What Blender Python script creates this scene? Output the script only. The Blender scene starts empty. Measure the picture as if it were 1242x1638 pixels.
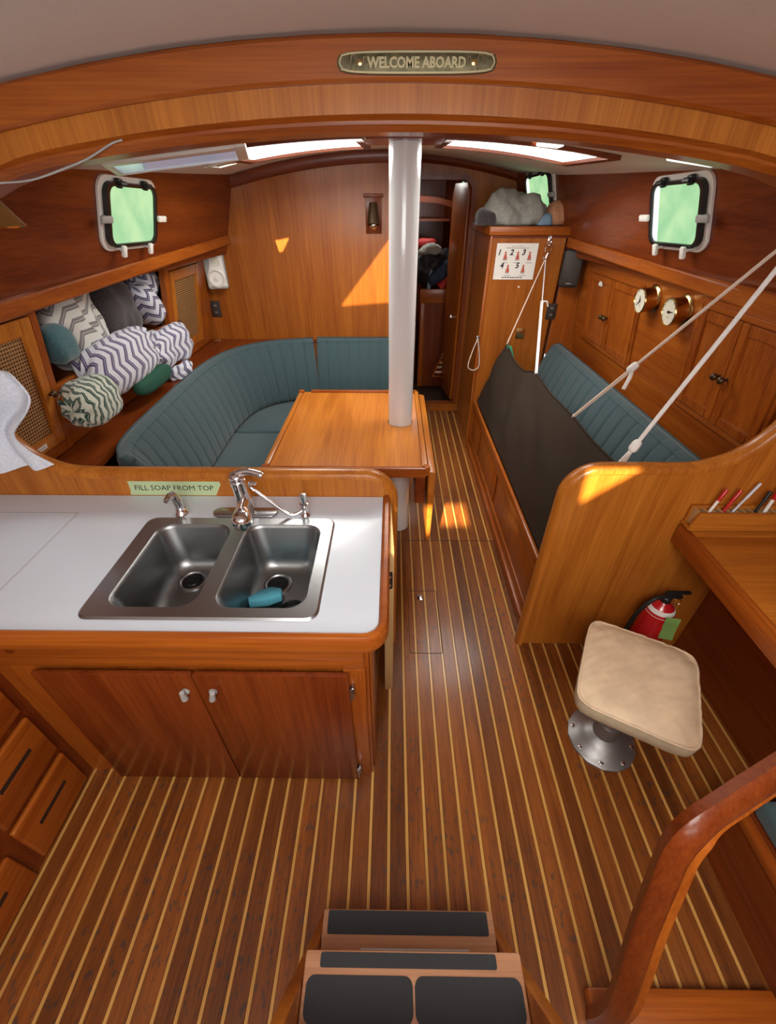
import bpy, bmesh, math, random
from mathutils import Vector, Matrix, noise
random.seed(7)
SC = bpy.context.scene
COL = SC.collection
PI = math.pi
V3 = Vector

# ---------------------------------------------------------------- camera
FPX, PIT, YAW, CAMZ = 670.0, math.radians(36.6), math.radians(0.62), 1.75
cd = bpy.data.cameras.new('camera'); cam = bpy.data.objects.new('camera', cd); COL.objects.link(cam)
cd.sensor_fit = 'HORIZONTAL'; cd.sensor_width = 36.0; cd.lens = FPX / 1242 * 36.0
cd.clip_start = 0.02
cam.location = (0, 0, CAMZ); cam.rotation_euler = (PI / 2 - PIT, 0, YAW)
SC.camera = cam

# ---------------------------------------------------------------- world, sun, daylight in the openings, added forecabin fill, exposure
w = bpy.data.worlds.new('world'); SC.world = w; w.use_nodes = True
wb = w.node_tree.nodes['Background']; wb.inputs[0].default_value = (0.86, 0.93, 1.0, 1); wb.inputs[1].default_value = 2.2
SUND = V3((0.22, 0.95, -0.66)).normalized()
sl = bpy.data.lights.new('sun', 'SUN'); so = bpy.data.objects.new('sun', sl); COL.objects.link(so)
sl.energy = 20.0; sl.angle = math.radians(0.9); sl.color = (1.0, 0.84, 0.58)
so.rotation_euler = SUND.to_track_quat('-Z', 'Y').to_euler(); so.location = (-1, -4, 5)


def area(name, loc, direc, sx, sy, power, color=(1, 1, 1)):
    l = bpy.data.lights.new(name, 'AREA'); o = bpy.data.objects.new(name, l); COL.objects.link(o)
    l.shape = 'RECTANGLE'; l.size = sx; l.size_y = sy; l.energy = power; l.color = color
    o.location = loc; o.rotation_euler = V3(direc).to_track_quat('-Z', 'Y').to_euler()
    return o


area('companionway_daylight', (0.12, -0.45, 2.03), (0.0, 0.10, -1), 0.9, 0.7, 24, (1.0, 0.97, 0.93))
area('cockpit_daylight', (0, -1.35, 1.52), (0, 1, 0.35), 1.6, 0.45, 15, (1.0, 0.97, 0.93))
area('skylight_daylight_port', (-0.47, 2.55, 1.90), (0.1, -0.1, -1), 0.55, 0.6, 9, (1.0, 0.97, 0.9))
area('skylight_daylight_starboard', (0.55, 2.5, 1.90), (-0.1, -0.1, -1), 0.55, 0.5, 8, (1.0, 0.97, 0.9))
area('forecabin_fill', (0.15, 5.0, 1.98), (0, -0.1, -1), 0.4, 0.4, 2.5, (1.0, 0.97, 0.9))  # added fill light that brightens the dark forward cabin
SC.view_settings.view_transform = 'Standard'; SC.view_settings.look = 'None'
SC.view_settings.exposure = 0.3; SC.view_settings.gamma = 1.0; SC.view_settings.use_curve_mapping = False


# ---------------------------------------------------------------- pixel -> place
def ray(u, v):
    x = (u - 621) / FPX; y = (v - 819) / FPX
    r = (x, math.cos(PIT) - y * math.sin(PIT), -math.sin(PIT) - y * math.cos(PIT))
    c, s = math.cos(YAW), math.sin(YAW)
    return V3((r[0] * c - r[1] * s, r[0] * s + r[1] * c, r[2]))


O = V3((0, 0, CAMZ))
def PX(u, v, X): d = ray(u, v); return O + d * (X / d.x)
def PY(u, v, Y): d = ray(u, v); return O + d * (Y / d.y)
def PZ(u, v, Z): d = ray(u, v); return O + d * ((Z - CAMZ) / d.z)
def PP(u, v, p0, n): d = ray(u, v); return O + d * ((V3(p0) - O).dot(n) / d.dot(n))


# ---------------------------------------------------------------- materials
MATS = {}
def nodes_of(name):
    m = bpy.data.materials.new(name); m.use_nodes = True
    nt = m.node_tree; b = nt.nodes['Principled BSDF']
    MATS[name] = m
    return m, nt, b, nt.nodes.new, nt.links.new


def plain(name, col, rough=0.5, metal=0.0, coat=0.0, spec=0.5, bump=0.0, bscale=200, var=0.0, sheen=0.0):
    m, nt, b, N, L = nodes_of(name)
    b.inputs['Base Color'].default_value = (*col, 1); b.inputs['Roughness'].default_value = rough
    b.inputs['Metallic'].default_value = metal; b.inputs['Coat Weight'].default_value = coat
    b.inputs['Specular IOR Level'].default_value = spec; b.inputs['Sheen Weight'].default_value = sheen
    if bump or var:
        tc = N('ShaderNodeTexCoord'); nz = N('ShaderNodeTexNoise')
        nz.inputs['Scale'].default_value = bscale; nz.inputs['Detail'].default_value = 4
        L(tc.outputs['Object'], nz.inputs['Vector'])
        if bump:
            bp = N('ShaderNodeBump'); bp.inputs['Strength'].default_value = bump; bp.inputs['Distance'].default_value = 0.002
            L(nz.outputs['Fac'], bp.inputs['Height']); L(bp.outputs['Normal'], b.inputs['Normal'])
        if var:
            cr = N('ShaderNodeValToRGB')
            cr.color_ramp.elements[0].position = 0.3; cr.color_ramp.elements[1].position = 0.7
            cr.color_ramp.elements[0].color = (*[c * (1 - var) for c in col], 1)
            cr.color_ramp.elements[1].color = (*[min(1, c * (1 + var)) for c in col], 1)
            L(nz.outputs['Fac'], cr.inputs['Fac']); L(cr.outputs['Color'], b.inputs['Base Color'])
    return m


def wood(name, dark, light, axis, rough=0.34, coat=0.20, across=150.0, along=3.2, figure=0.5, wear=None, vary=0.0):
    """varnished timber with its grain along one axis"""
    m, nt, b, N, L = nodes_of(name)
    tc = N('ShaderNodeTexCoord'); oi = N('ShaderNodeObjectInfo'); mp = N('ShaderNodeMapping')
    sc = [across] * 3; sc[axis] = along
    mp.inputs['Scale'].default_value = sc
    add = N('ShaderNodeVectorMath'); add.operation = 'ADD'
    mul = N('ShaderNodeMath'); mul.operation = 'MULTIPLY'; mul.inputs[1].default_value = 37.0
    L(oi.outputs['Random'], mul.inputs[0]); L(tc.outputs['Object'], add.inputs[0]); L(mul.outputs[0], add.inputs[1])
    L(add.outputs[0], mp.inputs['Vector'])
    n1 = N('ShaderNodeTexNoise'); n1.inputs['Scale'].default_value = 1.0; n1.inputs['Detail'].default_value = 5; n1.inputs['Roughness'].default_value = 0.62
    L(mp.outputs[0], n1.inputs['Vector'])
    mp2 = N('ShaderNodeMapping'); s2 = [15.0] * 3; s2[axis] = 1.1; mp2.inputs['Scale'].default_value = s2
    L(add.outputs[0], mp2.inputs['Vector'])
    n2 = N('ShaderNodeTexNoise'); n2.inputs['Scale'].default_value = 1.0; n2.inputs['Detail'].default_value = 3; n2.inputs['Distortion'].default_value = 0.6
    L(mp2.outputs[0], n2.inputs['Vector'])
    mx = N('ShaderNodeMix'); mx.data_type = 'FLOAT'; mx.inputs[0].default_value = figure
    L(n1.outputs['Fac'], mx.inputs[2]); L(n2.outputs['Fac'], mx.inputs[3])
    cr = N('ShaderNodeValToRGB'); e = cr.color_ramp.elements
    e[0].position = 0.37; e[0].color = (*dark, 1); e[1].position = 0.64; e[1].color = (*light, 1)
    L(mx.outputs[0], cr.inputs['Fac'])
    col = cr.outputs['Color']
    if wear:
        nw = N('ShaderNodeTexNoise'); nw.inputs['Scale'].default_value = 1.0; nw.inputs['Detail'].default_value = 6
        mw = N('ShaderNodeMapping'); sw = [75.0] * 3; sw[axis] = 34.0; mw.inputs['Scale'].default_value = sw
        geo = N('ShaderNodeNewGeometry'); L(geo.outputs['Position'], mw.inputs['Vector']); L(mw.outputs[0], nw.inputs['Vector'])
        rw = N('ShaderNodeValToRGB'); rw.color_ramp.elements[0].position = 0.56; rw.color_ramp.elements[1].position = 0.64
        L(nw.outputs['Fac'], rw.inputs['Fac'])
        nb = N('ShaderNodeTexNoise'); nb.inputs['Scale'].default_value = 2.2; L(geo.outputs['Position'], nb.inputs['Vector'])
        rb = N('ShaderNodeValToRGB'); rb.color_ramp.elements[0].position = 0.42; rb.color_ramp.elements[1].position = 0.56
        L(nb.outputs['Fac'], rb.inputs['Fac'])
        mm = N('ShaderNodeMath'); mm.operation = 'MULTIPLY'; L(rw.outputs['Color'], mm.inputs[0]); L(rb.outputs['Color'], mm.inputs[1])
        m2 = N('ShaderNodeMath'); m2.operation = 'MULTIPLY'; m2.inputs[1].default_value = 0.75; L(mm.outputs[0], m2.inputs[0])
        wx = N('ShaderNodeMix'); wx.data_type = 'RGBA'; wx.inputs[7].default_value = (*wear, 1)
        L(m2.outputs[0], wx.inputs[0]); L(col, wx.inputs[6]); col = wx.outputs[2]
    if vary:
        mr = N('ShaderNodeMapRange'); mr.inputs[3].default_value = 1 - vary; mr.inputs[4].default_value = 1 + vary * 0.8; L(oi.outputs['Random'], mr.inputs[0])
        hv = N('ShaderNodeHueSaturation'); L(mr.outputs[0], hv.inputs['Value']); L(col, hv.inputs['Color']); col = hv.outputs[0]
    L(col, b.inputs['Base Color'])
    b.inputs['Roughness'].default_value = rough; b.inputs['Coat Weight'].default_value = coat; b.inputs['Coat Roughness'].default_value = 0.15; b.inputs['Specular IOR Level'].default_value = 0.3
    bp = N('ShaderNodeBump'); bp.inputs['Strength'].default_value = 0.12; bp.inputs['Distance'].default_value = 0.001
    L(n1.outputs['Fac'], bp.inputs['Height']); L(bp.outputs['Normal'], b.inputs['Normal'])
    return m


def emit(name, col, strength, col2=None, scale=3.0):
    m, nt, b, N, L = nodes_of(name)
    b.inputs['Base Color'].default_value = (0.05, 0.05, 0.05, 1); b.inputs['Roughness'].default_value = 0.15
    b.inputs['Emission Color'].default_value = (*col, 1); b.inputs['Emission Strength'].default_value = strength
    if col2:
        tc = N('ShaderNodeTexCoord'); nz = N('ShaderNodeTexNoise'); nz.inputs['Scale'].default_value = scale
        cr = N('ShaderNodeValToRGB'); cr.color_ramp.elements[0].color = (*col, 1); cr.color_ramp.elements[1].color = (*col2, 1)
        cr.color_ramp.elements[0].position = 0.35; cr.color_ramp.elements[1].position = 0.65
        L(tc.outputs['Object'], nz.inputs['Vector']); L(nz.outputs['Fac'], cr.inputs['Fac']); L(cr.outputs['Color'], b.inputs['Emission Color'])
    return m


def chevron(name, light, dark, period=0.05, amp=0.022, zig=0.055, thick=0.4, wobble=0.0):
    """woven zigzag throw, laid out in the surface's own UVs (metres)"""
    m, nt, b, N, L = nodes_of(name)
    uv = N('ShaderNodeUVMap'); uv.uv_map = 'UVMap'
    vec = uv.outputs[0]
    nz = N('ShaderNodeTexNoise'); nz.inputs['Scale'].default_value = 14.0; L(vec, nz.inputs['Vector'])
    sub = N('ShaderNodeVectorMath'); sub.operation = 'SUBTRACT'; sub.inputs[1].default_value = (0.5, 0.5, 0.5); L(nz.outputs['Color'], sub.inputs[0])
    scl = N('ShaderNodeVectorMath'); scl.operation = 'SCALE'; scl.inputs['Scale'].default_value = 0.007 + wobble; L(sub.outputs[0], scl.inputs[0])
    ad = N('ShaderNodeVectorMath'); ad.operation = 'ADD'; L(vec, ad.inputs[0]); L(scl.outputs[0], ad.inputs[1])
    sp = N('ShaderNodeSeparateXYZ'); L(ad.outputs[0], sp.inputs[0])
    pp = N('ShaderNodeMath'); pp.operation = 'PINGPONG'; pp.inputs[1].default_value = zig; L(sp.outputs[1], pp.inputs[0])
    ml = N('ShaderNodeMath'); ml.operation = 'MULTIPLY'; ml.inputs[1].default_value = amp / zig; L(pp.outputs[0], ml.inputs[0])
    a2 = N('ShaderNodeMath'); a2.operation = 'ADD'; L(sp.outputs[0], a2.inputs[0]); L(ml.outputs[0], a2.inputs[1])
    dv = N('ShaderNodeMath'); dv.operation = 'DIVIDE'; dv.inputs[1].default_value = period; L(a2.outputs[0], dv.inputs[0])
    fr = N('ShaderNodeMath'); fr.operation = 'FRACT'; L(dv.outputs[0], fr.inputs[0])
    cr = N('ShaderNodeValToRGB'); cr.color_ramp.interpolation = 'CONSTANT'
    e = cr.color_ramp.elements; e[0].position = 0; e[0].color = (*light, 1); e[1].position = 0.55; e[1].color = (*dark, 1)
    x = cr.color_ramp.elements.new(0.55 + thick * 0.5); x.color = (*[0.5 * (p + q) for p, q in zip(light, dark)], 1)
    x = cr.color_ramp.elements.new(0.55 + thick * 0.68); x.color = (*dark, 1)
    x = cr.color_ramp.elements.new(min(0.99, 0.55 + thick)); x.color = (*light, 1)
    L(fr.outputs[0], cr.inputs['Fac']); L(cr.outputs['Color'], b.inputs['Base Color'])
    b.inputs['Roughness'].default_value = 0.95; b.inputs['Sheen Weight'].default_value = 0.3
    n3 = N('ShaderNodeTexNoise'); n3.inputs['Scale'].default_value = 220; L(vec, n3.inputs['Vector'])
    bp = N('ShaderNodeBump'); bp.inputs['Strength'].default_value = 0.5; bp.inputs['Distance'].default_value = 0.003
    L(n3.outputs['Fac'], bp.inputs['Height']); L(bp.outputs['Normal'], b.inputs['Normal'])
    return m


def cane(name):
    m, nt, b, N, L = nodes_of(name)
    tc = N('ShaderNodeTexCoord'); sp = N('ShaderNodeSeparateXYZ'); L(tc.outputs['Object'], sp.inputs[0])
    def dots(sock):
        a = N('ShaderNodeMath'); a.operation = 'MULTIPLY'; a.inputs[1].default_value = 2 * PI / 0.0125; L(sock, a.inputs[0])
        s = N('ShaderNodeMath'); s.operation = 'SINE'; L(a.outputs[0], s.inputs[0]); return s.outputs[0]
    mu = N('ShaderNodeMath'); mu.operation = 'ADD'; L(dots(sp.outputs[1]), mu.inputs[0]); L(dots(sp.outputs[2]), mu.inputs[1])
    cr = N('ShaderNodeValToRGB'); cr.color_ramp.elements[0].position = 0.60; cr.color_ramp.elements[0].color = (0.42, 0.22, 0.075, 1)
    cr.color_ramp.elements[1].position = 0.85; cr.color_ramp.elements[1].color = (0.045, 0.018, 0.006, 1)
    hf = N('ShaderNodeMath'); hf.operation = 'MULTIPLY_ADD'; hf.inputs[1].default_value = 0.5; hf.inputs[2].default_value = 0.5; L(mu.outputs[0], hf.inputs[0])
    L(hf.outputs[0], cr.inputs['Fac']); L(cr.outputs['Color'], b.inputs['Base Color']); b.inputs['Roughness'].default_value = 0.6
    bp = N('ShaderNodeBump'); bp.invert = True; bp.inputs['Strength'].default_value = 0.6; bp.inputs['Distance'].default_value = 0.003
    L(hf.outputs[0], bp.inputs['Height']); L(bp.outputs['Normal'], b.inputs['Normal'])
    return m


TK_D, TK_L = (0.23, 0.046, 0.005), (0.42, 0.112, 0.012)
for ax, nm in enumerate('xyz'):
    wood('teak_' + nm, TK_D, TK_L, ax)
    wood('mahogany_' + nm, (0.125, 0.020, 0.004), (0.235, 0.050, 0.008), ax)
    wood('honey_' + nm, (0.34, 0.096, 0.010), (0.55, 0.190, 0.024), ax)
wood('panel_z', (0.25, 0.060, 0.007), (0.42, 0.128, 0.014), 2, figure=0.4)
wood('plank', (0.135, 0.036, 0.007), (0.285, 0.086, 0.014), 1, rough=0.38, coat=0.16, across=170, along=8, wear=(0.050, 0.040, 0.033), vary=0.28)
wood('holly', (0.48, 0.235, 0.055), (0.66, 0.370, 0.105), 1, rough=0.3, along=3)
wood('pale_ply', (0.42, 0.25, 0.10), (0.56, 0.36, 0.16), 2, rough=0.5, coat=0.0)
plain('groove', (0.03, 0.010, 0.004), 0.7)
plain('headliner', (0.84, 0.80, 0.73), 0.85, bump=0.25, bscale=260)
plain('laminate', (0.66, 0.72, 0.80), 0.28, coat=0.2, bump=0.03)
plain('mast_paint', (0.84, 0.85, 0.86), 0.16, coat=0.5)
plain('upholstery', (0.042, 0.080, 0.090), 0.9, bump=0.5, bscale=420, var=0.22, sheen=0.25)
plain('piping', (0.040, 0.075, 0.085), 0.9)
plain('canvas', (0.040, 0.027, 0.018), 0.9, bump=0.4, bscale=500, var=0.15, sheen=0.0, spec=0.2)
plain('steel', (0.42, 0.43, 0.44), 0.30, metal=1.0, bump=0.04, bscale=120)
plain('basin_steel', (0.30, 0.31, 0.315), 0.36, metal=1.0, bump=0.04, bscale=120)
plain('chrome', (0.86, 0.87, 0.88), 0.07, metal=1.0)
plain('brass', (0.62, 0.43, 0.17), 0.22, metal=1.0)
plain('bronze', (0.105, 0.088, 0.045), 0.45, metal=0.7, var=0.4, bscale=60, bump=0.6)
plain('bronze_letter', (0.36, 0.30, 0.17), 0.4, metal=0.7)
plain('antique', (0.10, 0.065, 0.035), 0.4, metal=0.8)
plain('black_plastic', (0.016, 0.015, 0.014), 0.45)
plain('dark_metal', (0.045, 0.045, 0.045), 0.35, metal=0.8)
plain('rubber', (0.012, 0.013, 0.012), 0.6)
plain('drain_dark', (0.02, 0.02, 0.02), 0.4, metal=0.6)
plain('white_plastic', (0.86, 0.84, 0.78), 0.35)
plain('grey_plastic', (0.42, 0.42, 0.40), 0.4)
plain('diffuser', (0.62, 0.66, 0.76), 0.3)
wood('weathered_x', (0.34, 0.15, 0.07), (0.52, 0.27, 0.15), 0, rough=0.6, coat=0.0)
plain('vinyl', (0.66, 0.50, 0.335), 0.5, bump=0.9, bscale=22, var=0.10)
plain('vinyl_side', (0.50, 0.43, 0.29), 0.55, bump=0.2, bscale=40, var=0.1)
plain('cast_alloy', (0.30, 0.29, 0.29), 0.42, metal=0.75, bump=0.2, bscale=90)
plain('red_paint', (0.52, 0.012, 0.016), 0.25, coat=0.4)
plain('green_tag', (0.22, 0.40, 0.10), 0.7)
plain('tape', (0.50, 0.63, 0.36), 0.75)
plain('ink', (0.010, 0.010, 0.012), 0.6)
plain('paper', (0.80, 0.77, 0.71), 0.7)
plain('ink_red', (0.50, 0.10, 0.06), 0.7)
plain('ink_grey', (0.35, 0.32, 0.30), 0.7)
plain('dial', (0.78, 0.76, 0.62), 0.4)
plain('rope', (0.72, 0.58, 0.47), 0.8, bump=0.5, bscale=600)
plain('rope_white', (0.86, 0.84, 0.80), 0.7, bump=0.5, bscale=600)
plain('sponge', (0.10, 0.43, 0.56), 0.9, bump=0.5, bscale=160, var=0.15)
plain('tread_pad', (0.030, 0.032, 0.034), 0.9, bump=0.7, bscale=700)
plain('fuzzy_dark', (0.050, 0.040, 0.042), 1.0, bump=1.0, bscale=110, var=0.35, sheen=0.5)
plain('teal_fleece', (0.060, 0.150, 0.175), 1.0, bump=0.8, bscale=120, var=0.2, sheen=0.4)
plain('green_sheet', (0.012, 0.075, 0.045), 0.9, bump=0.3, bscale=60)
plain('towel', (0.66, 0.70, 0.78), 0.95, bump=0.8, bscale=150, var=0.10)
plain('grey_cloth', (0.32, 0.32, 0.28), 0.9, bump=0.3, bscale=60, var=0.15)
plain('blue_cloth', (0.22, 0.34, 0.46), 0.9, bump=0.4, bscale=60)
plain('peach_cloth', (0.50, 0.24, 0.12), 0.9, bump=0.4, bscale=60, var=0.2)
plain('navy_cloth', (0.018, 0.035, 0.065), 0.8, bump=0.5, bscale=40)
plain('black_cloth', (0.010, 0.011, 0.013), 0.6, bump=0.5, bscale=40)
plain('red_cloth', (0.50, 0.025, 0.020), 0.6)
plain('outlet_brown', (0.035, 0.022, 0.016), 0.5)
plain('green_tab', (0.015, 0.28, 0.13), 0.6)
emit('green_view', (0.33, 0.66, 0.34), 0.82, (0.50, 0.80, 0.42), 9)
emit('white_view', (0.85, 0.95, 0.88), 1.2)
emit('sky_pane', (1.0, 0.98, 0.93), 3.0)
m_, nt_, b_, N_, L_ = nodes_of('sun_cut_clear')
_tr = N_('ShaderNodeBsdfTransparent'); _em = N_('ShaderNodeEmission'); _em.inputs[1].default_value = 3.0; _em.inputs[0].default_value = (1.0, 0.98, 0.93, 1)
_mx = N_('ShaderNodeMixShader'); _mx.inputs[0].default_value = 0.3; L_(_tr.outputs[0], _mx.inputs[1]); L_(_em.outputs[0], _mx.inputs[2])  # lets sun through the skylight cut, with some added glow
L_(_mx.outputs[0], nt_.nodes['Material Output'].inputs['Surface'])
emit('diffuser_glow', (0.55, 0.62, 0.80), 0.30)  # added glow that brightens the lens of an unlit strip light
chevron('grey_chevron', (0.66, 0.66, 0.62), (0.20, 0.19, 0.19), period=0.064, amp=0.036, zig=0.055)
chevron('navy_chevron', (0.66, 0.67, 0.74), (0.060, 0.055, 0.13), period=0.062, amp=0.042, zig=0.048)
chevron('purple_chevron', (0.68, 0.69, 0.76), (0.085, 0.070, 0.17), period=0.058, amp=0.036, zig=0.045)
chevron('green_print', (0.62, 0.66, 0.56), (0.010, 0.060, 0.042), period=0.034, amp=0.012, zig=0.03, thick=0.42, wobble=0.06)
cane('cane')
M = MATS


# ---------------------------------------------------------------- mesh building
class B:
    def __init__(s):
        s.bm = bmesh.new(); s.uv = s.bm.loops.layers.uv.new('UVMap'); s.slot = 0

    def box(s, x0, x1, y0, y1, z0, z1, bev=0.0, seg=2, mtx=None):
        b = bmesh.new()
        vs = [b.verts.new((x, y, z)) for z in (z0, z1) for y in (y0, y1) for x in (x0, x1)]
        for f in ((0, 2, 3, 1), (4, 5, 7, 6), (0, 1, 5, 4), (2, 6, 7, 3), (0, 4, 6, 2), (1, 3, 7, 5)):
            b.faces.new([vs[i] for i in f])
        if bev:
            bmesh.ops.bevel(b, geom=b.edges[:], offset=bev, segments=seg, profile=0.5, affect='EDGES')
        return s.merge(b, mtx)

    def merge(s, b, mtx=None):
        if mtx is not None: bmesh.ops.transform(b, matrix=mtx, verts=b.verts[:])
        uv = b.loops.layers.uv.get('UVMap')
        mp = {v: s.bm.verts.new(v.co) for v in b.verts}
        for f in b.faces:
            try: nf = s.bm.faces.new([mp[v] for v in f.verts])
            except ValueError: continue
            nf.material_index = s.slot
            if uv:
                for l0, l1 in zip(f.loops, nf.loops): l1[s.uv].uv = l0[uv].uv
        b.free(); return s

    def poly(s, pts, ext, bev=0.0, seg=2, mtx=None):
        """flat polygon pushed along ext"""
        b = bmesh.new(); ext = V3(ext)
        lo = [b.verts.new(p) for p in pts]; hi = [b.verts.new(V3(p) + ext) for p in pts]
        n = len(pts); b.faces.new(lo[::-1]); b.faces.new(hi)
        for i in range(n): b.faces.new((lo[i], lo[(i + 1) % n], hi[(i + 1) % n], hi[i]))
        bmesh.ops.recalc_face_normals(b, faces=b.faces[:])
        if bev:
            ed = [e for e in b.edges if len(e.link_faces) == 2 and e.calc_face_angle(0) > 0.5]
            bmesh.ops.bevel(b, geom=ed, offset=bev, segments=seg, profile=0.5, affect='EDGES')
        return s.merge(b, mtx)

    def holed(s, outer, holes, ext, mtx=None):
        b = bmesh.new(); es = []
        for lp in [outer] + holes:
            vs = [b.verts.new(p) for p in lp]
            es += [b.edges.new((vs[i], vs[(i + 1) % len(vs)])) for i in range(len(vs))]
        r = bmesh.ops.triangle_fill(b, use_beauty=True, use_dissolve=False, edges=es)
        fs = [g for g in r['geom'] if isinstance(g, bmesh.types.BMFace)]
        if ext is not None:
            x = bmesh.ops.extrude_face_region(b, geom=fs)
            bmesh.ops.translate(b, vec=V3(ext), verts=[g for g in x['geom'] if isinstance(g, bmesh.types.BMVert)])
        bmesh.ops.recalc_face_normals(b, faces=b.faces[:])
        return s.merge(b, mtx)

    def tube(s, pts, r, n=8, closed=False, cap=True, mtx=None):
        pts = [V3(p) for p in pts]; k = len(pts)
        rs = r if isinstance(r, (list, tuple)) else [r] * k
        b = bmesh.new(); rings = []; up = None
        for i, p in enumerate(pts):
            if closed: t = (pts[(i + 1) % k] - pts[i - 1])
            else: t = pts[min(i + 1, k - 1)] - pts[max(i - 1, 0)]
            t.normalize()
            if up is None: up = t.orthogonal().normalized()
            up = (up - t * up.dot(t)).normalized(); sd = t.cross(up)
            rings.append([b.verts.new(p + (up * math.cos(a) + sd * math.sin(a)) * rs[i]) for a in [2 * PI * j / n for j in range(n)]])
        for i in range(k if closed else k - 1):
            q, q2 = rings[i], rings[(i + 1) % k]
            for j in range(n): b.faces.new((q[j], q[(j + 1) % n], q2[(j + 1) % n], q2[j]))
        if cap and not closed: b.faces.new(rings[0][::-1]); b.faces.new(rings[-1])
        return s.merge(b, mtx)

    def sweep(s, pts, prof, bn, closed=False, mtx=None):
        """profile (a, b) swept on pts; a along the in-plane normal, b along bn"""
        pts = [V3(p) for p in pts]; k = len(pts); bn = V3(bn).normalized(); b = bmesh.new(); rings = []
        for i, p in enumerate(pts):
            t = pts[(i + 1) % k] - pts[i - 1] if closed else pts[min(i + 1, k - 1)] - pts[max(i - 1, 0)]
            t.normalize(); nn = bn.cross(t).normalized()
            rings.append([b.verts.new(p + nn * a + bn * c) for a, c in prof])
        n = len(prof)
        for i in range(k if closed else k - 1):
            q, q2 = rings[i], rings[(i + 1) % k]
            for j in range(n): b.faces.new((q[j], q[(j + 1) % n], q2[(j + 1) % n], q2[j]))
        if not closed: b.faces.new(rings[0][::-1]); b.faces.new(rings[-1])
        bmesh.ops.recalc_face_normals(b, faces=b.faces[:])
        return s.merge(b, mtx)

    def lathe(s, prof, c=(0, 0, 0), axis=(0, 0, 1), n=24, mtx=None):
        b = bmesh.new(); ax = V3(axis).normalized(); u = ax.orthogonal().normalized(); v = ax.cross(u); c = V3(c); rings = []
        for r, h in prof:
            rings.append([b.verts.new(c + ax * h + (u * math.cos(a) + v * math.sin(a)) * max(r, 1e-4)) for a in [2 * PI * j / n for j in range(n)]])
        for q, q2 in zip(rings, rings[1:]):
            for j in range(n): b.faces.new((q[j], q[(j + 1) % n], q2[(j + 1) % n], q2[j]))
        b.faces.new(rings[0][::-1]); b.faces.new(rings[-1])
        bmesh.ops.recalc_face_normals(b, faces=b.faces[:])
        return s.merge(b, mtx)

    def grid(s, rows, uvs=None, thick=0.0):
        """rows of points -> sheet, optionally given thickness"""
        b = bmesh.new(); uv = b.loops.layers.uv.new('UVMap')
        g = [[b.verts.new(p) for p in r] for r in rows]
        for i in range(len(g) - 1):
            for j in range(len(g[0]) - 1):
                f = b.faces.new((g[i][j], g[i][j + 1], g[i + 1][j + 1], g[i + 1][j]))
                if uvs:
                    for l, (a, c) in zip(f.loops, ((i, j), (i, j + 1), (i + 1, j + 1), (i + 1, j))): l[uv].uv = uvs[a][c]
        if thick:
            b.normal_update()
            bmesh.ops.solidify(b, geom=b.faces[:], thickness=thick)
        return s.merge(b)

    def lump(s, c, axis, length, ra, rb, up=(0, 0, 1), p=3.2, q=2.4, amp=0.012, fq=6.0, nu=40, nv=36, seed=0.0, fold=0.0, zmin=None):
        """soft bundle: rounded roll with folds, UV in metres"""
        b = bmesh.new(); uv = b.loops.layers.uv.new('UVMap')
        ax = V3(axis).normalized(); u = V3(up); u = (u - ax * u.dot(ax)).normalized(); w_ = ax.cross(u); c = V3(c); g = []; T = []
        for i in range(nu + 1):
            t = -1 + 2 * i / nu; t = math.sin(t * PI / 2) if abs(t) > .0 else t
            pr = max(0.0, 1 - abs(t) ** p) ** (1 / q); ro = []; tt = []
            for j in range(nv):
                a = 2 * PI * j / nv; ca, sa = math.cos(a), math.sin(a)
                k = (abs(ca) ** 2.6 + abs(sa) ** 2.6) ** (-1 / 2.6)
                base = c + ax * (t * length / 2) + (u * ca * ra + w_ * sa * rb) * (k * pr)
                d = (u * ca + w_ * sa + ax * t * 0.5).normalized()
                h = noise.noise(base * fq + V3((seed, seed * 1.7, 0))) * amp + noise.noise(base * fq * 2.7 + V3((0, seed, seed))) * amp * 0.45
                if fold: h += fold * math.sin(9 * a + 5 * noise.noise(base * 5 + V3((seed, 0, 0)))) * abs(t) ** 4
                co = base + d * h
                if zmin is not None and co.z < zmin: co.z = zmin + (co.z - zmin) * 0.04
                ro.append(b.verts.new(co)); tt.append((t * length / 2 + (abs(t) ** 3) * 0.03 * math.copysign(1, t), a * (ra + rb) * 0.5))
            g.append(ro); T.append(tt)
        for i in range(nu):
            for j in range(nv):
                j2 = (j + 1) % nv
                f = b.faces.new((g[i][j], g[i][j2], g[i + 1][j2], g[i + 1][j]))
                for l, (x, y) in zip(f.loops, ((i, j), (i, j + 1), (i + 1, j + 1), (i + 1, j))):
                    vv = T[x][y % nv]; l[uv].uv = (vv[0], vv[1] + (2 * PI * (ra + rb) * 0.5 if y == nv else 0))
        bmesh.ops.remove_doubles(b, verts=b.verts[:], dist=1e-5)
        bmesh.ops.recalc_face_normals(b, faces=b.faces[:])
        return s.merge(b)

    def obj(s, name, mat, parent=None, smooth=35, base=True):
        bm = s.bm
        if not bm.verts: raise RuntimeError(name)
        lo = V3([min(v.co[i] for v in bm.verts) for i in range(3)]); hi = V3([max(v.co[i] for v in bm.verts) for i in range(3)])
        o3 = V3(((lo.x + hi.x) / 2, (lo.y + hi.y) / 2, lo.z if base else (lo.z + hi.z) / 2))
        bmesh.ops.translate(bm, vec=-o3, verts=bm.verts[:])
        me = bpy.data.meshes.new(name); bm.to_mesh(me); bm.free()
        for m in (mat if isinstance(mat, (list, tuple)) else [mat]): me.materials.append(M[m])
        if smooth:
            me.polygons.foreach_set('use_smooth', [True] * len(me.polygons)); me.set_sharp_from_angle(angle=math.radians(smooth))
        o = bpy.data.objects.new(name, me); COL.objects.link(o)
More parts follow.
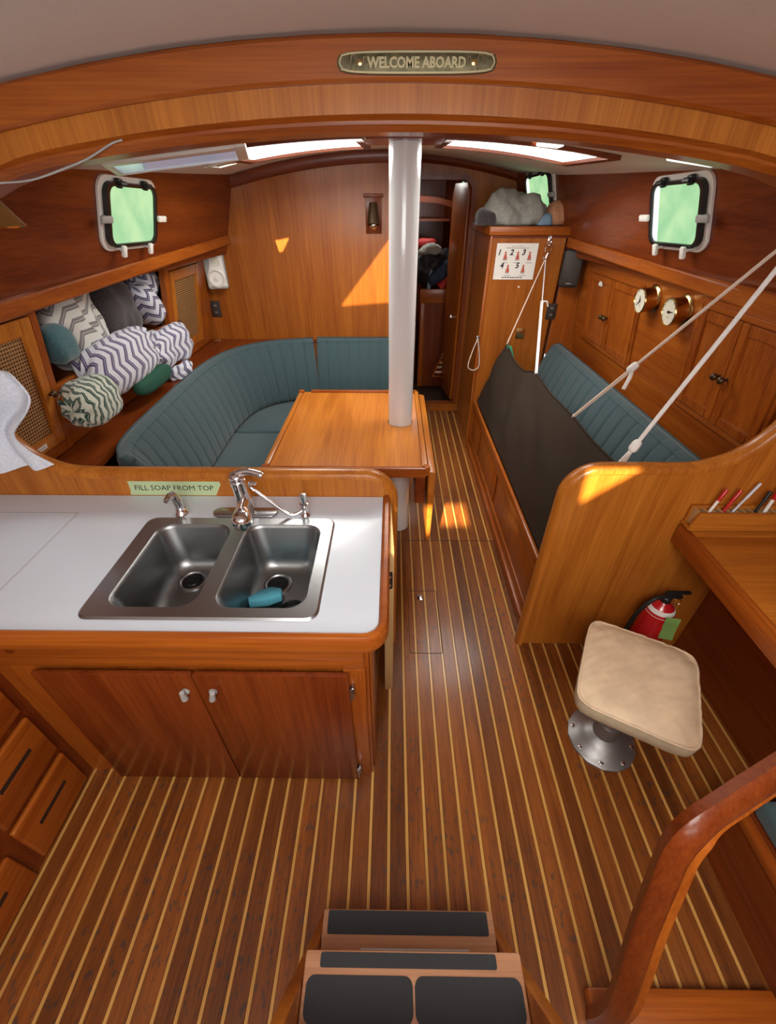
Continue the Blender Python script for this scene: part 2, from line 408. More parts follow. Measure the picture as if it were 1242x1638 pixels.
        if parent is not None:
            o.parent = parent; w0 = V3((0, 0, 0)); q = parent
            while q is not None: w0 += V3(q.location); q = q.parent
            o.location = o3 - w0
        else: o.location = o3
        return o


def share(src, name, shift, parent):
    """another piece like src (same mesh), moved by shift"""
    o = src.copy(); o.name = name; COL.objects.link(o); o.parent = parent; o.location = V3(src.location) + V3(shift); return o


def tag(o, label, cat, group=None):
    o['label'] = label; o['category'] = cat
    if group: o['group'] = group
    return o


def thing(name, loc, label, cat, group=None):
    e = bpy.data.objects.new(name, None); COL.objects.link(e); e.location = loc; e.empty_display_size = 0.05
    return tag(e, label, cat, group)


def struct(o, label=None, cat=None):
    o['kind'] = 'structure'
    if label: o['label'] = label
    if cat: o['category'] = cat
    return o


def stuff(o): o['kind'] = 'stuff'; return o


def rrect(x0, x1, y0, y1, r, n=5):
    out = []
    for cx, cy, a0 in ((x1 - r, y1 - r, 0), (x0 + r, y1 - r, 90), (x0 + r, y0 + r, 180), (x1 - r, y0 + r, 270)):
        for i in range(n + 1):
            a = math.radians(a0 + 90 * i / n); out.append((cx + r * math.cos(a), cy + r * math.sin(a)))
    return out


def basis(o, u, v, n):
    m = Matrix.Identity(4)
    for i, a in enumerate((u, v, n)):
        for j in range(3): m[j][i] = a[j]
    for j in range(3): m[j][3] = o[j]
    return m


def text(bld, s, size, mtx, ext=0.0004, align='CENTER', font_shear=0.0, spacing=1.0, bold=0.0):
    cu = bpy.data.curves.new('t', 'FONT'); cu.body = s; cu.size = size; cu.extrude = ext; cu.align_x = align; cu.align_y = 'CENTER'
    cu.shear = font_shear; cu.offset = bold; cu.resolution_u = 2; cu.space_character = spacing
    o = bpy.data.objects.new('t', cu); COL.objects.link(o)
    me = bpy.data.meshes.new_from_object(o); b = bmesh.new(); b.from_mesh(me)
    bpy.data.objects.remove(o); bpy.data.curves.remove(cu); bpy.data.meshes.remove(me)
    return bld.merge(b, mtx)


def arcpts(c, r, a0, a1, n):
    return [(c[0] + r * math.cos(math.radians(a0 + (a1 - a0) * i / n)), c[1] + r * math.sin(math.radians(a0 + (a1 - a0) * i / n))) for i in range(n + 1)]


def smoothpath(pts, n=6):
    """Catmull-Rom"""
    P = [V3(p) for p in pts]; out = []
    for i in range(len(P) - 1):
        a = P[max(i - 1, 0)]; b = P[i]; c = P[i + 1]; d = P[min(i + 2, len(P) - 1)]
        for k in range(n):
            t = k / n; out.append(0.5 * ((2 * b) + (c - a) * t + (2 * a - 5 * b + 4 * c - d) * t * t + (3 * b - a - 3 * c + d) * t ** 3))
    return out + [P[-1]]


def lerp(a, b, t): return a + (b - a) * t
RND = [(0.5, -0.5), (0.5, 0.1), (0.42, 0.34), (0.22, 0.47), (-0.22, 0.47), (-0.42, 0.34), (-0.5, 0.1), (-0.5, -0.5)]

# ================================================================ THE SHELL
YB = 3.46      # main bulkhead (port)
YF = 4.12      # forward bulkhead with the doorway
YD = 1.28      # galley / nav partition


def zc(x, y):
    if y < 1.3: return 2.025 - 0.10 * x * x
    return 1.962 + 0.04 * (y - 2.22) - (0.07 + 0.025 * (y - 1.7)) * x * x


def ceiling_sheet(name, x0, x1, y0, y1, holes, thick=0.03):
    xs = sorted(set([x0, x1] + [h[0] for h in holes] + [h[1] for h in holes] + [lerp(x0, x1, i / 22) for i in range(1, 22)]))
    ys = sorted(set([y0, y1] + [h[2] for h in holes] + [h[3] for h in holes] + [lerp(y0, y1, i / 6) for i in range(1, 6)]))
    b = B(); v = {}
    for lay in (0, thick):
        for i, x in enumerate(xs):
            for j, y in enumerate(ys): v[(i, j, lay)] = b.bm.verts.new((x, y, zc(x, y) + lay))
    for i in range(len(xs) - 1):
        for j in range(len(ys) - 1):
            cx, cy = (xs[i] + xs[i + 1]) / 2, (ys[j] + ys[j + 1]) / 2
            if any(h[0] < cx < h[1] and h[2] < cy < h[3] for h in holes): continue
            for lay in (0, thick):
                b.bm.faces.new([v[(a, c, lay)] for a, c in ((i, j), (i, j + 1), (i + 1, j + 1), (i + 1, j))])
    return b.obj(name, 'headliner', smooth=40)


HP = (-0.76, -0.16, 2.18, 2.95)      # port skylight opening
HS = (0.24, 0.86, 2.2, 2.78)         # starboard skylight opening
struct(ceiling_sheet('ceiling', -1.8, 1.8, 1.3, 4.2, [HP, HS, (-0.96, -0.84, 2.79, 2.94)]))
HC = (-0.45, 0.62, -0.88, -0.08)     # companionway opening, over and behind the camera
struct(ceiling_sheet('ceiling_aft', -1.8, 1.8, -3.4, 1.262, [HC]))

# unseen cover added above the companionway, its holes shaped for the sun patches
b = B()
b.holed([(-0.6, -1.0, 2.16), (0.75, -1.0, 2.16), (0.75, 0.02, 2.16), (-0.6, 0.02, 2.16)],
        [[(-0.44, -0.94, 2.16), (-0.20, -0.94, 2.16), (-0.20, -0.66, 2.16), (-0.44, -0.66, 2.16)],
         [(0.30, -0.40, 2.16), (0.255, -0.65, 2.16), (0.52, -0.40, 2.16)]], (0, 0, 0.03))
b.box(-0.6, -0.57, -1.0, 0.02, 2.05, 2.16); b.box(0.72, 0.75, -1.0, 0.02, 2.05, 2.16); b.box(-0.57, 0.72, -1.0, -0.97, 2.05, 2.16); b.box(-0.57, 0.72, -0.01, 0.02, 2.05, 2.16)
tag(b.obj('sun_mask_cover', 'honey_y', smooth=0), 'added unseen wooden cover over the companionway, cut to shape the sun patches', 'hatch')


# ---- floor: every plank and inlay strip its own piece
fl = B(); fl.box(-1.7, 1.7, -3.4, 6.2, -0.06, -0.012)
floor = struct(fl.obj('floor', 'groove', smooth=0))
SP = 0.0626; X0 = -1.067; SEAM = 2.053
plank_src = {}; strip_src = {}
def piece(kind, x, wid, y0, y1, top, mat, src):
    key = (round(y0, 3), round(y1, 3), round(wid, 4))
    if key not in src:
        b = B(); b.box(x - wid / 2, x + wid / 2, y0, y1, -0.011, top, bev=0.0007, seg=1)
        o = b.obj(kind, mat, floor, smooth=0); src[key] = (o, x)
    else:
        o0, x0 = src[key]; share(o0, kind, (x - x0, 0, 0), floor)
for n in range(-2, 42):
    xs = X0 + SP * n
    if xs > 1.47: break
    wide = SP - 0.0118
    for (a, c) in ((-1.2, SEAM - 0.0025), (SEAM + 0.0025, YF)):
        if a > 2 and not (-0.75 < xs < 0.70): continue
        piece('inlay_strip', xs, 0.0102, a, c, 0.0, 'holly', strip_src)
        piece('plank', xs + SP / 2, wide, a, c, 0.0003, 'plank', plank_src)
# lifting hatch in the sole: a fine joint line and its flush pull
x0, x1, y0, y1 = 0.092, 0.252, 1.215, 1.62
b = B(); b.holed([(x, y, 0.0002) for x, y in rrect(x0, x1, y0, y1, 0.012)], [[(x, y, 0.0002) for x, y in rrect(x0 + 0.003, x1 - 0.003, y0 + 0.003, y1 - 0.003, 0.01)]], (0, 0, 0.0007))
b.obj('hatch_joint', 'groove', floor)
c = PZ(672, 956, 0.0)
b = B(); b.box(c.x - 0.014, c.x + 0.014, c.y - 0.02, c.y + 0.02, 0.0004, 0.004, bev=0.0015); b.lathe([(0.008, 0.0), (0.008, 0.006), (0.003, 0.007)], (c.x, c.y, 0.003), n=12)
b.obj('lift_latch', 'chrome', floor)
b = B(); b.box(-0.7, 0.72, SEAM - 0.0022, SEAM + 0.0022, -0.011, -0.001); b.obj('panel_joint', 'groove', floor)


# ---- cabin sides (upper panels, leaning in towards the deck)
def side_x(y, z, sgn):
    """inner face of the cabin side at height z"""
    if sgn < 0: base = lerp(-1.345, -1.165, (y - 1.3) / (YB - 1.3))
    else:
        base = lerp(1.345, 1.185, (y - 1.3) / (3.33 - 1.3)) if y < 3.33 else lerp(1.185, 1.06, (y - 3.33) / (YF - 3.33))
    return base - sgn * (z - 1.5) * 0.31
def fid_z(y): return lerp(1.452, 1.535, (y - 1.5) / 1.96)

for sgn, nm, ye in ((-1, 'wall_port', YB + 0.02), (1, 'wall_starboard', YF + 0.02)):
    b = B(); ys = [1.30, 1.8, 2.4, 3.0, 3.33, 3.46] + ([3.7, 4.0] if sgn > 0 else []) + [ye]
    ys = sorted(set(ys))
    rows = [[V3((side_x(y, z, sgn), y, z)) for z in (1.45, 1.6, 1.8, 2.04)] for y in ys]
    outer = [[p + V3((sgn * 0.03, 0, 0)) for p in r] for r in rows]
    b.grid(rows); b.grid(outer)
    struct(b.obj(nm, 'mahogany_y', smooth=0))
    # shelf with its fiddle rail
    b = B(); y1_ = 3.33 if sgn > 0 else YB - 0.01
    prof = []
    rows = []
    for y in (1.31, 1.9, 2.5, 3.0, y1_):
        x = side_x(y, 1.5, sgn) - sgn * 0.022; z = fid_z(y)
        rows.append([V3((x + sgn * 0.018, y, z - 0.028)), V3((x + sgn * 0.018, y, z + 0.026)), V3((x, y, z + 0.026)), V3((x - sgn * 0.004, y, z + 0.02)), V3((x - sgn * 0.004, y, z - 0.022)), V3((x, y, z - 0.028)), V3((x + sgn * 0.018, y, z - 0.028))])
    b.grid(rows)
    b.bm.faces.new([b.bm.verts.new(p) for p in rows[0][:-1]]); b.bm.faces.new([b.bm.verts.new(p) for p in rows[-1][:-1]])
    o = b.obj('trim_1' if sgn < 0 else 'trim_2', 'teak_y', smooth=30); struct(o)

# ---- main bulkhead (port half) with its deck-head moulding
b = B(); pts = [(-1.75, 0)] + [(0.13, 0), (0.13, zc(0.13, YB))] + [(x, zc(x, YB)) for x in [0, -0.25, -0.5, -0.75, -1.0, -1.25, -1.5]] + [(-1.75, 1.7)]
b.poly([(x, YB, z) for x, z in pts], (0, 0.03, 0))
bulk = struct(b.obj('wall_bulkhead', 'panel_z', smooth=0))
b = B(); xs = [lerp(-1.12, 0.13, i / 20) for i in range(21)]
b.grid([[V3((x, YB - 0.002, zc(x, YB) - 0.002)), V3((x, YB - 0.03, zc(x, YB) - 0.004)), V3((x, YB - 0.034, zc(x, YB) - 0.035)), V3((x, YB - 0.024, zc(x, YB) - 0.062)), V3((x, YB - 0.002, zc(x, YB) - 0.066))] for x in xs])
struct(b.obj('trim_3', 'mahogany_x', smooth=40))
# passage wall between the two bulkheads
b = B(); b.box(0.10, 0.13, YB + 0.03, YF, 0, 2.02); struct(b.obj('wall_passage', 'mahogany_z', smooth=0))
# forward bulkhead with the doorway
dx0, dx1, dz0, dz1 = 0.17, 0.625, 0.10, 1.895
op = [(dx0, dz0), (dx1, dz0)] + [(x, z) for x, z in arcpts((dx1 - 0.09, dz1 - 0.09), 0.09, 0, 90, 5)] + [(x, z) for x, z in arcpts((dx0 + 0.03, dz1 - 0.03), 0.03, 90, 180, 3)]
out = [(0.05, 0), (1.45, 0), (1.45, zc(1.2, YF) - 0.05), (1.0, zc(1.0, YF)), (0.75, zc(0.75, YF)), (0.5, zc(0.5, YF)), (0.25, zc(0.25, YF)), (0.05, zc(0.05, YF))]
b = B(); b.holed([(x, YF, z) for x, z in out], [[(x, YF, z) for x, z in op]], (0, 0.03, 0))
struct(b.obj('wall_forward', 'panel_z', smooth=0))
b = B(); b.sweep([(x, YF - 0.004, z) for x, z in op], [(-0.018, -0.008), (0.014, -0.008), (0.02, 0.0), (0.014, 0.012), (-0.018, 0.012)], (0, -1, 0), closed=True)
struct(b.obj('trim_4', 'mahogany_z', smooth=40))
b = B(); xs = [lerp(0.13, 1.05, i / 14) for i in range(15)]
b.grid([[V3((x, YF - 0.002, zc(x, YF) - 0.002)), V3((x, YF - 0.026, zc(x, YF) - 0.004)), V3((x, YF - 0.028, zc(x, YF) - 0.03)), V3((x, YF - 0.002, zc(x, YF) - 0.05))] for x in xs])
struct(b.obj('trim_5', 'mahogany_x', smooth=40))

# ---- forward cabin seen through the doorway
b = B(); b.box(-0.5, -0.47, YF + 0.03, 5.9, 0, 2.1); struct(b.obj('wall_forecabin_port', 'mahogany_z', smooth=0))
b = B(); b.poly([(1.10, YF + 0.03, 0), (0.58, 5.9, 0), (0.61, 5.9, 0), (1.13, YF + 0.03, 0)], (0, 0, 2.1)); struct(b.obj('wall_forecabin_starboard', 'mahogany_z', smooth=0))
b = B(); b.box(-0.5, 1.08, 5.9, 5.93, 0, 2.1); struct(b.obj('wall_forecabin_bow', 'mahogany_z', smooth=0))
b = B(); b.box(-0.5, 1.08, YF + 0.03, 5.93, 2.04, 2.07); struct(b.obj('ceiling_forecabin', 'mahogany_y', smooth=0))
b = B(); b.box(-0.08, 0.38, 4.77, 5.23, 2.005, 2.039, 0.006); hf = tag(b.obj('forecabin_fill_frame', 'white_plastic'), 'added unseen pale panel that brightens the forward cabin', 'hatch')
b = B(); b.box(-0.05, 0.35, 4.80, 5.20, 1.999, 2.0045); b.obj('fill_pane', 'sky_pane', hf, smooth=0)  # unseen panel and glowing pane added to go with the forward cabin fill


# ---- galley and nav partitions with their rounded cap rails
def outline(sgn):
    if sgn > 0:
        p = [(0.637, 0.0), (0.637, 0.45), (0.637, 0.86)] + arcpts((0.747, 0.875), 0.11, 180, 90, 8) + [(0.85, 0.985), (0.98, 0.985)]
        q = smoothpath([(0.98, 0.985, 0), (1.09, 0.992, 0), (1.20, 1.04, 0), (1.275, 1.125, 0), (1.325, 1.26, 0), (1.35, 1.45, 0), (1.35, 1.7, 0)], 5)
    else:
        p = [(0.0, 0.0), (0.0, 0.4), (0.0, 0.84)] + arcpts((-0.10, 0.855), 0.10, 0, 90, 8) + [(-0.4, 0.955), (-0.8, 0.955), (-1.06, 0.955)]
        q = smoothpath([(-1.06, 0.955, 0), (-1.17, 0.965, 0), (-1.26, 1.01, 0), (-1.32, 1.095, 0), (-1.35, 1.22, 0), (-1.365, 1.45, 0), (-1.365, 1.7, 0)], 5)
    return p + [(a.x, a.y) for a in q[1:]]
for sgn, nm, tn in ((-1, 'wall_galley', 'trim_6'), (1, 'wall_nav', 'trim_7')):
    ol = outline(sgn)
    b = B(); b.poly([(x, YD, z) for x, z in ol] + [(sgn * 1.9, YD, 1.7), (sgn * 1.9, YD, 0)], (0, 0.028, 0))
    struct(b.obj(nm, 'honey_z', smooth=0))
    b = B(); prof = [(a * sgn, c) for a, c in [(-0.006, -0.027), (0.010, -0.027), (0.019, -0.02), (0.023, -0.008), (0.023, 0.008), (0.019, 0.02), (0.010, 0.027), (-0.006, 0.027)]]
    b.sweep([(x, YD + 0.014, z) for x, z in ol], prof, (0, -1, 0))
    struct(b.obj(tn, 'honey_z', smooth=50))


# ---- the arched deck beam overhead, in three mouldings
def band(name, ztop, zbot, y0, y1, mat, xr=1.45, n=40, bev=0.006):
    b = B(); rows = []
    for i in range(n + 1):
        x = lerp(-xr, xr, i / n); a, c = ztop(x), zbot(x)
        rows.append([V3(p) for p in ((x, y1, a), (x, y0 + bev, a), (x, y0, a - bev), (x, y0, c + bev), (x, y0 + bev, c), (x, y1, c), (x, y1, a))])
    b.grid(rows); b.bm.faces.new([b.bm.verts.new(p) for p in rows[0][:-1]]); b.bm.faces.new([b.bm.verts.new(p) for p in rows[-1][:-1]])
    return struct(b.obj(name, mat, smooth=22))
def drop(x):
    a = max(0.0, abs(x) - 0.80); return 0.55 * a * a
tb = lambda x: zc(x, 1.2) + 0.004 - (2.025 - 2.012)
band('trim_8', lambda x: zc(x, 1.2) - 0.008, lambda x: 1.949 - 0.10 * x * x, 1.228, 1.262, 'teak_x')
band('trim_9', lambda x: 1.957 - 0.10 * x * x, lambda x: 1.896 - 0.095 * x * x - drop(x), 1.246, 1.276, 'honey_z', bev=0.002)
band('trim_10', lambda x: 1.902 - 0.095 * x * x - drop(x), lambda x: 1.872 - 0.095 * x * x - drop(x), 1.232, 1.318, 'teak_x', bev=0.012)
band('trim_11', lambda x: 2.05 - 0.07 * x * x, lambda x: 1.90 - 0.095 * x * x - drop(x), 1.276, 1.30, 'mahogany_x', bev=0.002)
# side posts that carry the beam down to the partitions
for sgn, nm in ((-1, 'trim_12'), (1, 'trim_13')):
    b = B(); b.poly([(sgn * 1.36, YD, 1.66), (sgn * 1.9, YD, 1.66), (sgn * 1.9, YD, 2.05), (sgn * 1.2, YD, 1.90), (sgn * 1.05, YD, 1.80), (sgn * 1.25, YD, 1.76)], (0, 0.028, 0))
    struct(b.obj(nm, 'honey_z', smooth=0))

b = B(); b.box(-1.76, 1.76, -1.10, -1.05, 0.0, 1.28); struct(b.obj('wall_aft', 'teak_z', smooth=0))  # unseen, put in to keep the daylight behind off the lower cabin
# hull linings low down and outboard, so that no gap shows the outside
for sgn, nm in ((-1, 'wall_hull_port'), (1, 'wall_hull_starboard')):
    b = B(); b.box(sgn * 1.78 - 0.015, sgn * 1.78 + 0.015, -3.4, 4.2, 0.0, 2.06); struct(b.obj(nm, 'mahogany_y', smooth=0))

# ================================================================ MAST, TABLE, SETTEES
MX, MY, MR = 0.045, 2.215, 0.066
t = thing('mast', (MX, MY, 0), 'white painted round mast passing through the table to the deckhead', 'mast')
b = B(); b.lathe([(MR, 0.0), (MR, 1.96)], (MX, MY, 0), n=40); b.obj('mast_tube', 'mast_paint', t, smooth=60)
b = B(); xs = [lerp(MX - 0.17, MX + 0.15, i / 10) for i in range(11)]
b.holed([(MX + x, MY + y, 1.938) for x, y in rrect(-0.16, 0.15, -0.12, 0.12, 0.05)], [[(MX + 0.068 * math.cos(a), MY + 0.068 * math.sin(a), 1.938) for a in [2 * PI * k / 32 for k in range(32)]]], (0, 0, 0.016))
b.obj('deck_collar', 'mahogany_x', t, smooth=0)

TX0, TX1, TY0, TY1, TZ = -0.592, 0.190, 1.682, 2.668, 0.745
t = thing('saloon_table', ((TX0 + TX1) / 2, (TY0 + TY1) / 2, 0), 'varnished wooden saloon table built round the white mast', 'table')
hole = [(MX + 0.07 * math.cos(a), MY + 0.07 * math.sin(a), TZ - 0.03) for a in [2 * PI * k / 36 for k in range(36)]]
b = B(); b.holed([(TX0, TY0, TZ - 0.03), (TX1 - 0.022, TY0, TZ - 0.03), (TX1 - 0.022, TY1, TZ - 0.03), (TX0, TY1, TZ - 0.03)], [hole], (0, 0, 0.03))
top = b.obj('table_top', 'honey_y', t, smooth=0)
fz0, fz1 = TZ - 0.03, TZ + 0.013
b = B(); b.box(TX0 - 0.012, TX0 + 0.014, TY0 + 0.03, TY1 - 0.04, fz0, fz1, 0.006); b.obj('fiddle', 'honey_y', t)
b = B(); b.box(TX0 + 0.01, TX1 - 0.03, TY0 - 0.012, TY0 + 0.014, fz0 - 0.008, fz1, 0.006); b.obj('fiddle', 'teak_x', t)
b = B(); b.box(TX0 + 0.06, TX1 - 0.03, TY1 - 0.014, TY1 + 0.012, fz0, fz1, 0.006); b.obj('fiddle', 'teak_x', t)
b = B(); b.box(TX1 - 0.048, TX1 - 0.022, TY0 + 0.02, TY1 - 0.015, fz0 + 0.03, fz1, 0.006); b.obj('fiddle', 'honey_y', t)
for cx, cy in ((TX0, TY0), (TX0, TY1), (TX1 - 0.03, TY0)):
    b = B(); b.lathe([(0.018, fz0), (0.022, fz0 + 0.02), (0.018, fz1)], (cx, cy + (0.012 if cy == TY0 else -0.012), 0), n=14); b.obj('corner_block', 'teak_x', t)
leaf = []
b = B(); b.poly([(TX1 - 0.018, TY0 - 0.008, TZ - 0.004), (TX1 + 0.016, TY0 - 0.008, TZ - 0.012), (TX1 + 0.010, TY0 - 0.008, 0.33), (TX1 - 0.012, TY0 - 0.008, 0.31)], (0, TY1 - TY0 - 0.01, 0), bev=0.004)
o = b.obj('drop_leaf', 'honey_y', t); o['label'] = 'folded-down leaf'
b = B(); b.box(0.115, 0.165, TY0 + 0.05, TY1 - 0.1, 0.52, TZ - 0.031, 0.004); b.obj('side_apron', 'mahogany_y', t)
b = B(); b.box(-0.42, -0.38, TY0 + 0.14, TY1 - 0.2, 0.0, TZ - 0.031, 0.004); b.obj('support_panel', 'teak_z', t)
b = B(); b.box(-0.38, -0.06, TY0 + 0.5, TY0 + 0.53, 0.0, TZ - 0.031, 0.004); b.obj('support_panel', 'teak_z', t)


def backrest(name, path, parent_label, cat, section, chan, group=None, grow=0.011, mat='upholstery', s0=0.0):
    P = [V3((p[0], p[1], 0)) for p in path]
    L_ = [0.0]
    for i in range(1, len(P)): L_.append(L_[-1] + (P[i] - P[i - 1]).length)
    tot = L_[-1]; N_ = max(60, int(tot / 0.0075)); rings = []; b = B()
    nsec = len(section)
    for k in range(N_ + 1):
        s = tot * k / N_; i = 0
        while i < len(P) - 2 and L_[i + 1] < s: i += 1
        f = (s - L_[i]) / max(1e-6, L_[i + 1] - L_[i]); p = P[i].lerp(P[i + 1], f)
        def tang(j): return (P[min(j + 1, len(P) - 1)] - P[max(j - 1, 0)]).normalized()
        tg = tang(i).lerp(tang(i + 1), f).normalized(); nn = V3((tg.y, -tg.x, 0))
        ph = ((s + s0) / chan) % 1.0; dent = grow * (1 - min(1.0, (min(ph, 1 - ph) / 0.16)) ** 0.5)
        endr = min(s, tot - s); er = 0.02 * (1 - min(1, endr / 0.02)) ** 2
        ring = []
        for j, (d, z, fr) in enumerate(section):
            dd = d - fr * (dent + er); zz = z - (er if z > section[0][1] + 0.2 else 0)
            ring.append(p + nn * dd + V3((0, 0, zz)))
        rings.append(ring + [ring[0]])
    b.grid(rings)
    for r in (rings[0], rings[-1]): b.bm.faces.new([b.bm.verts.new(q) for q in r[:-1]])
    bmesh.ops.remove_doubles(b.bm, verts=b.bm.verts[:], dist=1e-5); bmesh.ops.recalc_face_normals(b.bm, faces=b.bm.faces[:])
    mid = P[len(P) // 2]
    t = thing(name, (mid.x, mid.y, section[0][1]), parent_label, cat, group)
    b.obj('cushion_cover', mat, t, smooth=60)
    # piping along the two top edges
    for (dd, zz) in ((0.010, 0.893), (0.064, 0.872)):
        b = B(); pp = []
        for i, p in enumerate(P):
            tg = (P[min(i + 1, len(P) - 1)] - P[max(i - 1, 0)]).normalized(); pp.append(p + V3((tg.y, -tg.x, 0)) * dd + V3((0, 0, zz)))
        b.tube(pp, 0.0042, 6); b.obj('piping', 'piping', t, smooth=60)
    return t

SEC = [(0.07, 0.462, 0), (0.165, 0.462, 0), (0.182, 0.475, .6), (0.186, 0.50, 1), (0.168, 0.60, 1), (0.134, 0.72, 1), (0.098, 0.82, 1), (0.074, 0.862, .9), (0.060, 0.884, .4), (0.036, 0.896, 0), (0.012, 0.89, 0), (0.0, 0.87, 0), (0.012, 0.70, 0)]
pth = smoothpath([(-1.135, 1.50, 0), (-1.205, 1.62, 0), (-1.238, 1.80, 0), (-1.252, 2.10, 0), (-1.262, 2.45, 0), (-1.258, 2.75, 0), (-1.205, 3.03, 0), (-1.07, 3.245, 0), (-0.87, 3.37, 0), (-0.625, 3.435, 0)], 10)
backrest('back_cushion', pth, 'long curved teal channelled backrest cushion wrapping the port corner', 'cushion', SEC, 0.098, s0=0.03)
backrest('back_cushion', [(-0.595, 3.45, 0), (-0.3, 3.45, 0), (0.10, 3.45, 0)], 'short straight teal channelled backrest cushion on the bulkhead behind the table', 'cushion', SEC, 0.082)
backrest('back_cushion', [(1.262, 3.30, 0), (1.27, 2.4, 0), (1.285, 1.32, 0)], 'straight teal channelled backrest cushion under the brass clock and barometer', 'cushion', SEC, 0.105)


def seat(name, pts, z0, z1, label, cat='cushion'):
    b = B(); b.poly([(x, y, z0) for x, y in pts], (0, 0, z1 - z0), bev=0.022, seg=3)
    return tag(b.obj(name, 'upholstery', smooth=50), label, cat)
seat('seat_cushion', [(-1.16, 1.33), (-0.64, 1.33), (-0.64, 2.662), (-1.18, 2.662), (-1.19, 2.0)], 0.345, 0.458, 'plain teal seat cushion alongside the table nearest the sink')
seat('seat_cushion', [(-1.18, 2.672), (-0.64, 2.672), (-0.64, 2.80), (0.10, 2.80), (0.10, 3.36), (-0.75, 3.36), (-1.0, 3.27), (-1.15, 3.02)], 0.345, 0.458, 'plain teal seat cushion in the corner beside the bulkhead')
seat('seat_cushion', [(0.735, 1.33), (1.20, 1.33), (1.18, 3.31), (0.735, 3.31)], 0.345, 0.458, 'plain teal seat cushion behind the dark lee cloth')

b = B(); b.poly([(x, y, 0.0) for x, y in [(-1.76, 1.31), (-0.66, 1.31), (-0.66, 2.82), (0.09, 2.82), (0.09, 3.455), (-1.76, 3.455)]], (0, 0, 0.343))
tag(b.obj('settee', 'teak_y', smooth=0), 'wooden base carrying the teal seat cushions round the table', 'settee')

# starboard settee base with framed front
t = thing('settee', (0.95, 2.3, 0), 'reddish wooden settee base under the dark lee cloth', 'settee')
b = B(); b.box(0.69, 1.32, 1.31, 3.325, 0.0, 0.343); b.obj('carcass', 'teak_y', t, smooth=0)
b = B(); b.box(0.668, 0.689, 1.31, 3.325, 0.365, 0.435, 0.006); b.obj('front_rail', 'teak_y', t)
b = B(); b.box(0.674, 0.689, 1.31, 3.325, 0.345, 0.364, 0.0); b.box(0.674, 0.689, 1.31, 3.325, 0.06, 0.11, 0.003); b.obj('front_frame', 'teak_y', t)
for y0, y1 in ((1.33, 2.28), (2.33, 2.93), (2.98, 3.31)):
    b = B(); b.box(0.680, 0.6895, y0, y1, 0.115, 0.342, 0.003); b.obj('front_panel', 'teak_z', t)
b = B(); b.box(0.655, 0.6895, 1.31, 3.325, 0.0, 0.055, 0.006); b.obj('toe_board', 'teak_y', t)


# ================================================================ PORT SIDE: shelf, cane lockers, blankets
def cx_(z): return lerp(-1.43, -1.32, (z - 0.88) / 0.59)
b = B(); b.poly([(-1.765, 1.31, 0.845), (-1.20, 1.31, 0.845), (-1.255, 1.8, 0.845), (-1.275, 2.45, 0.845), (-1.265, 2.8, 0.845), (-1.20, 3.06, 0.845), (-1.07, 3.27, 0.845), (-0.87, 3.39, 0.845), (-0.6, 3.455, 0.845), (-1.765, 3.455, 0.845)], (0, 0, 0.03))
sh = tag(b.obj('side_shelf', 'mahogany_y', smooth=0), 'dark varnished wooden shelf behind the curved teal backrest', 'shelf')
c = PZ(341, 545, 0.876)
b = B(); b.lathe([(0.030, 0), (0.033, 0.003), (0.030, 0.006), (0.012, 0.004)], (max(c.x, -1.37), min(c.y, 3.40), 0.8752), n=24); b.obj('finger_pull', 'chrome', sh)


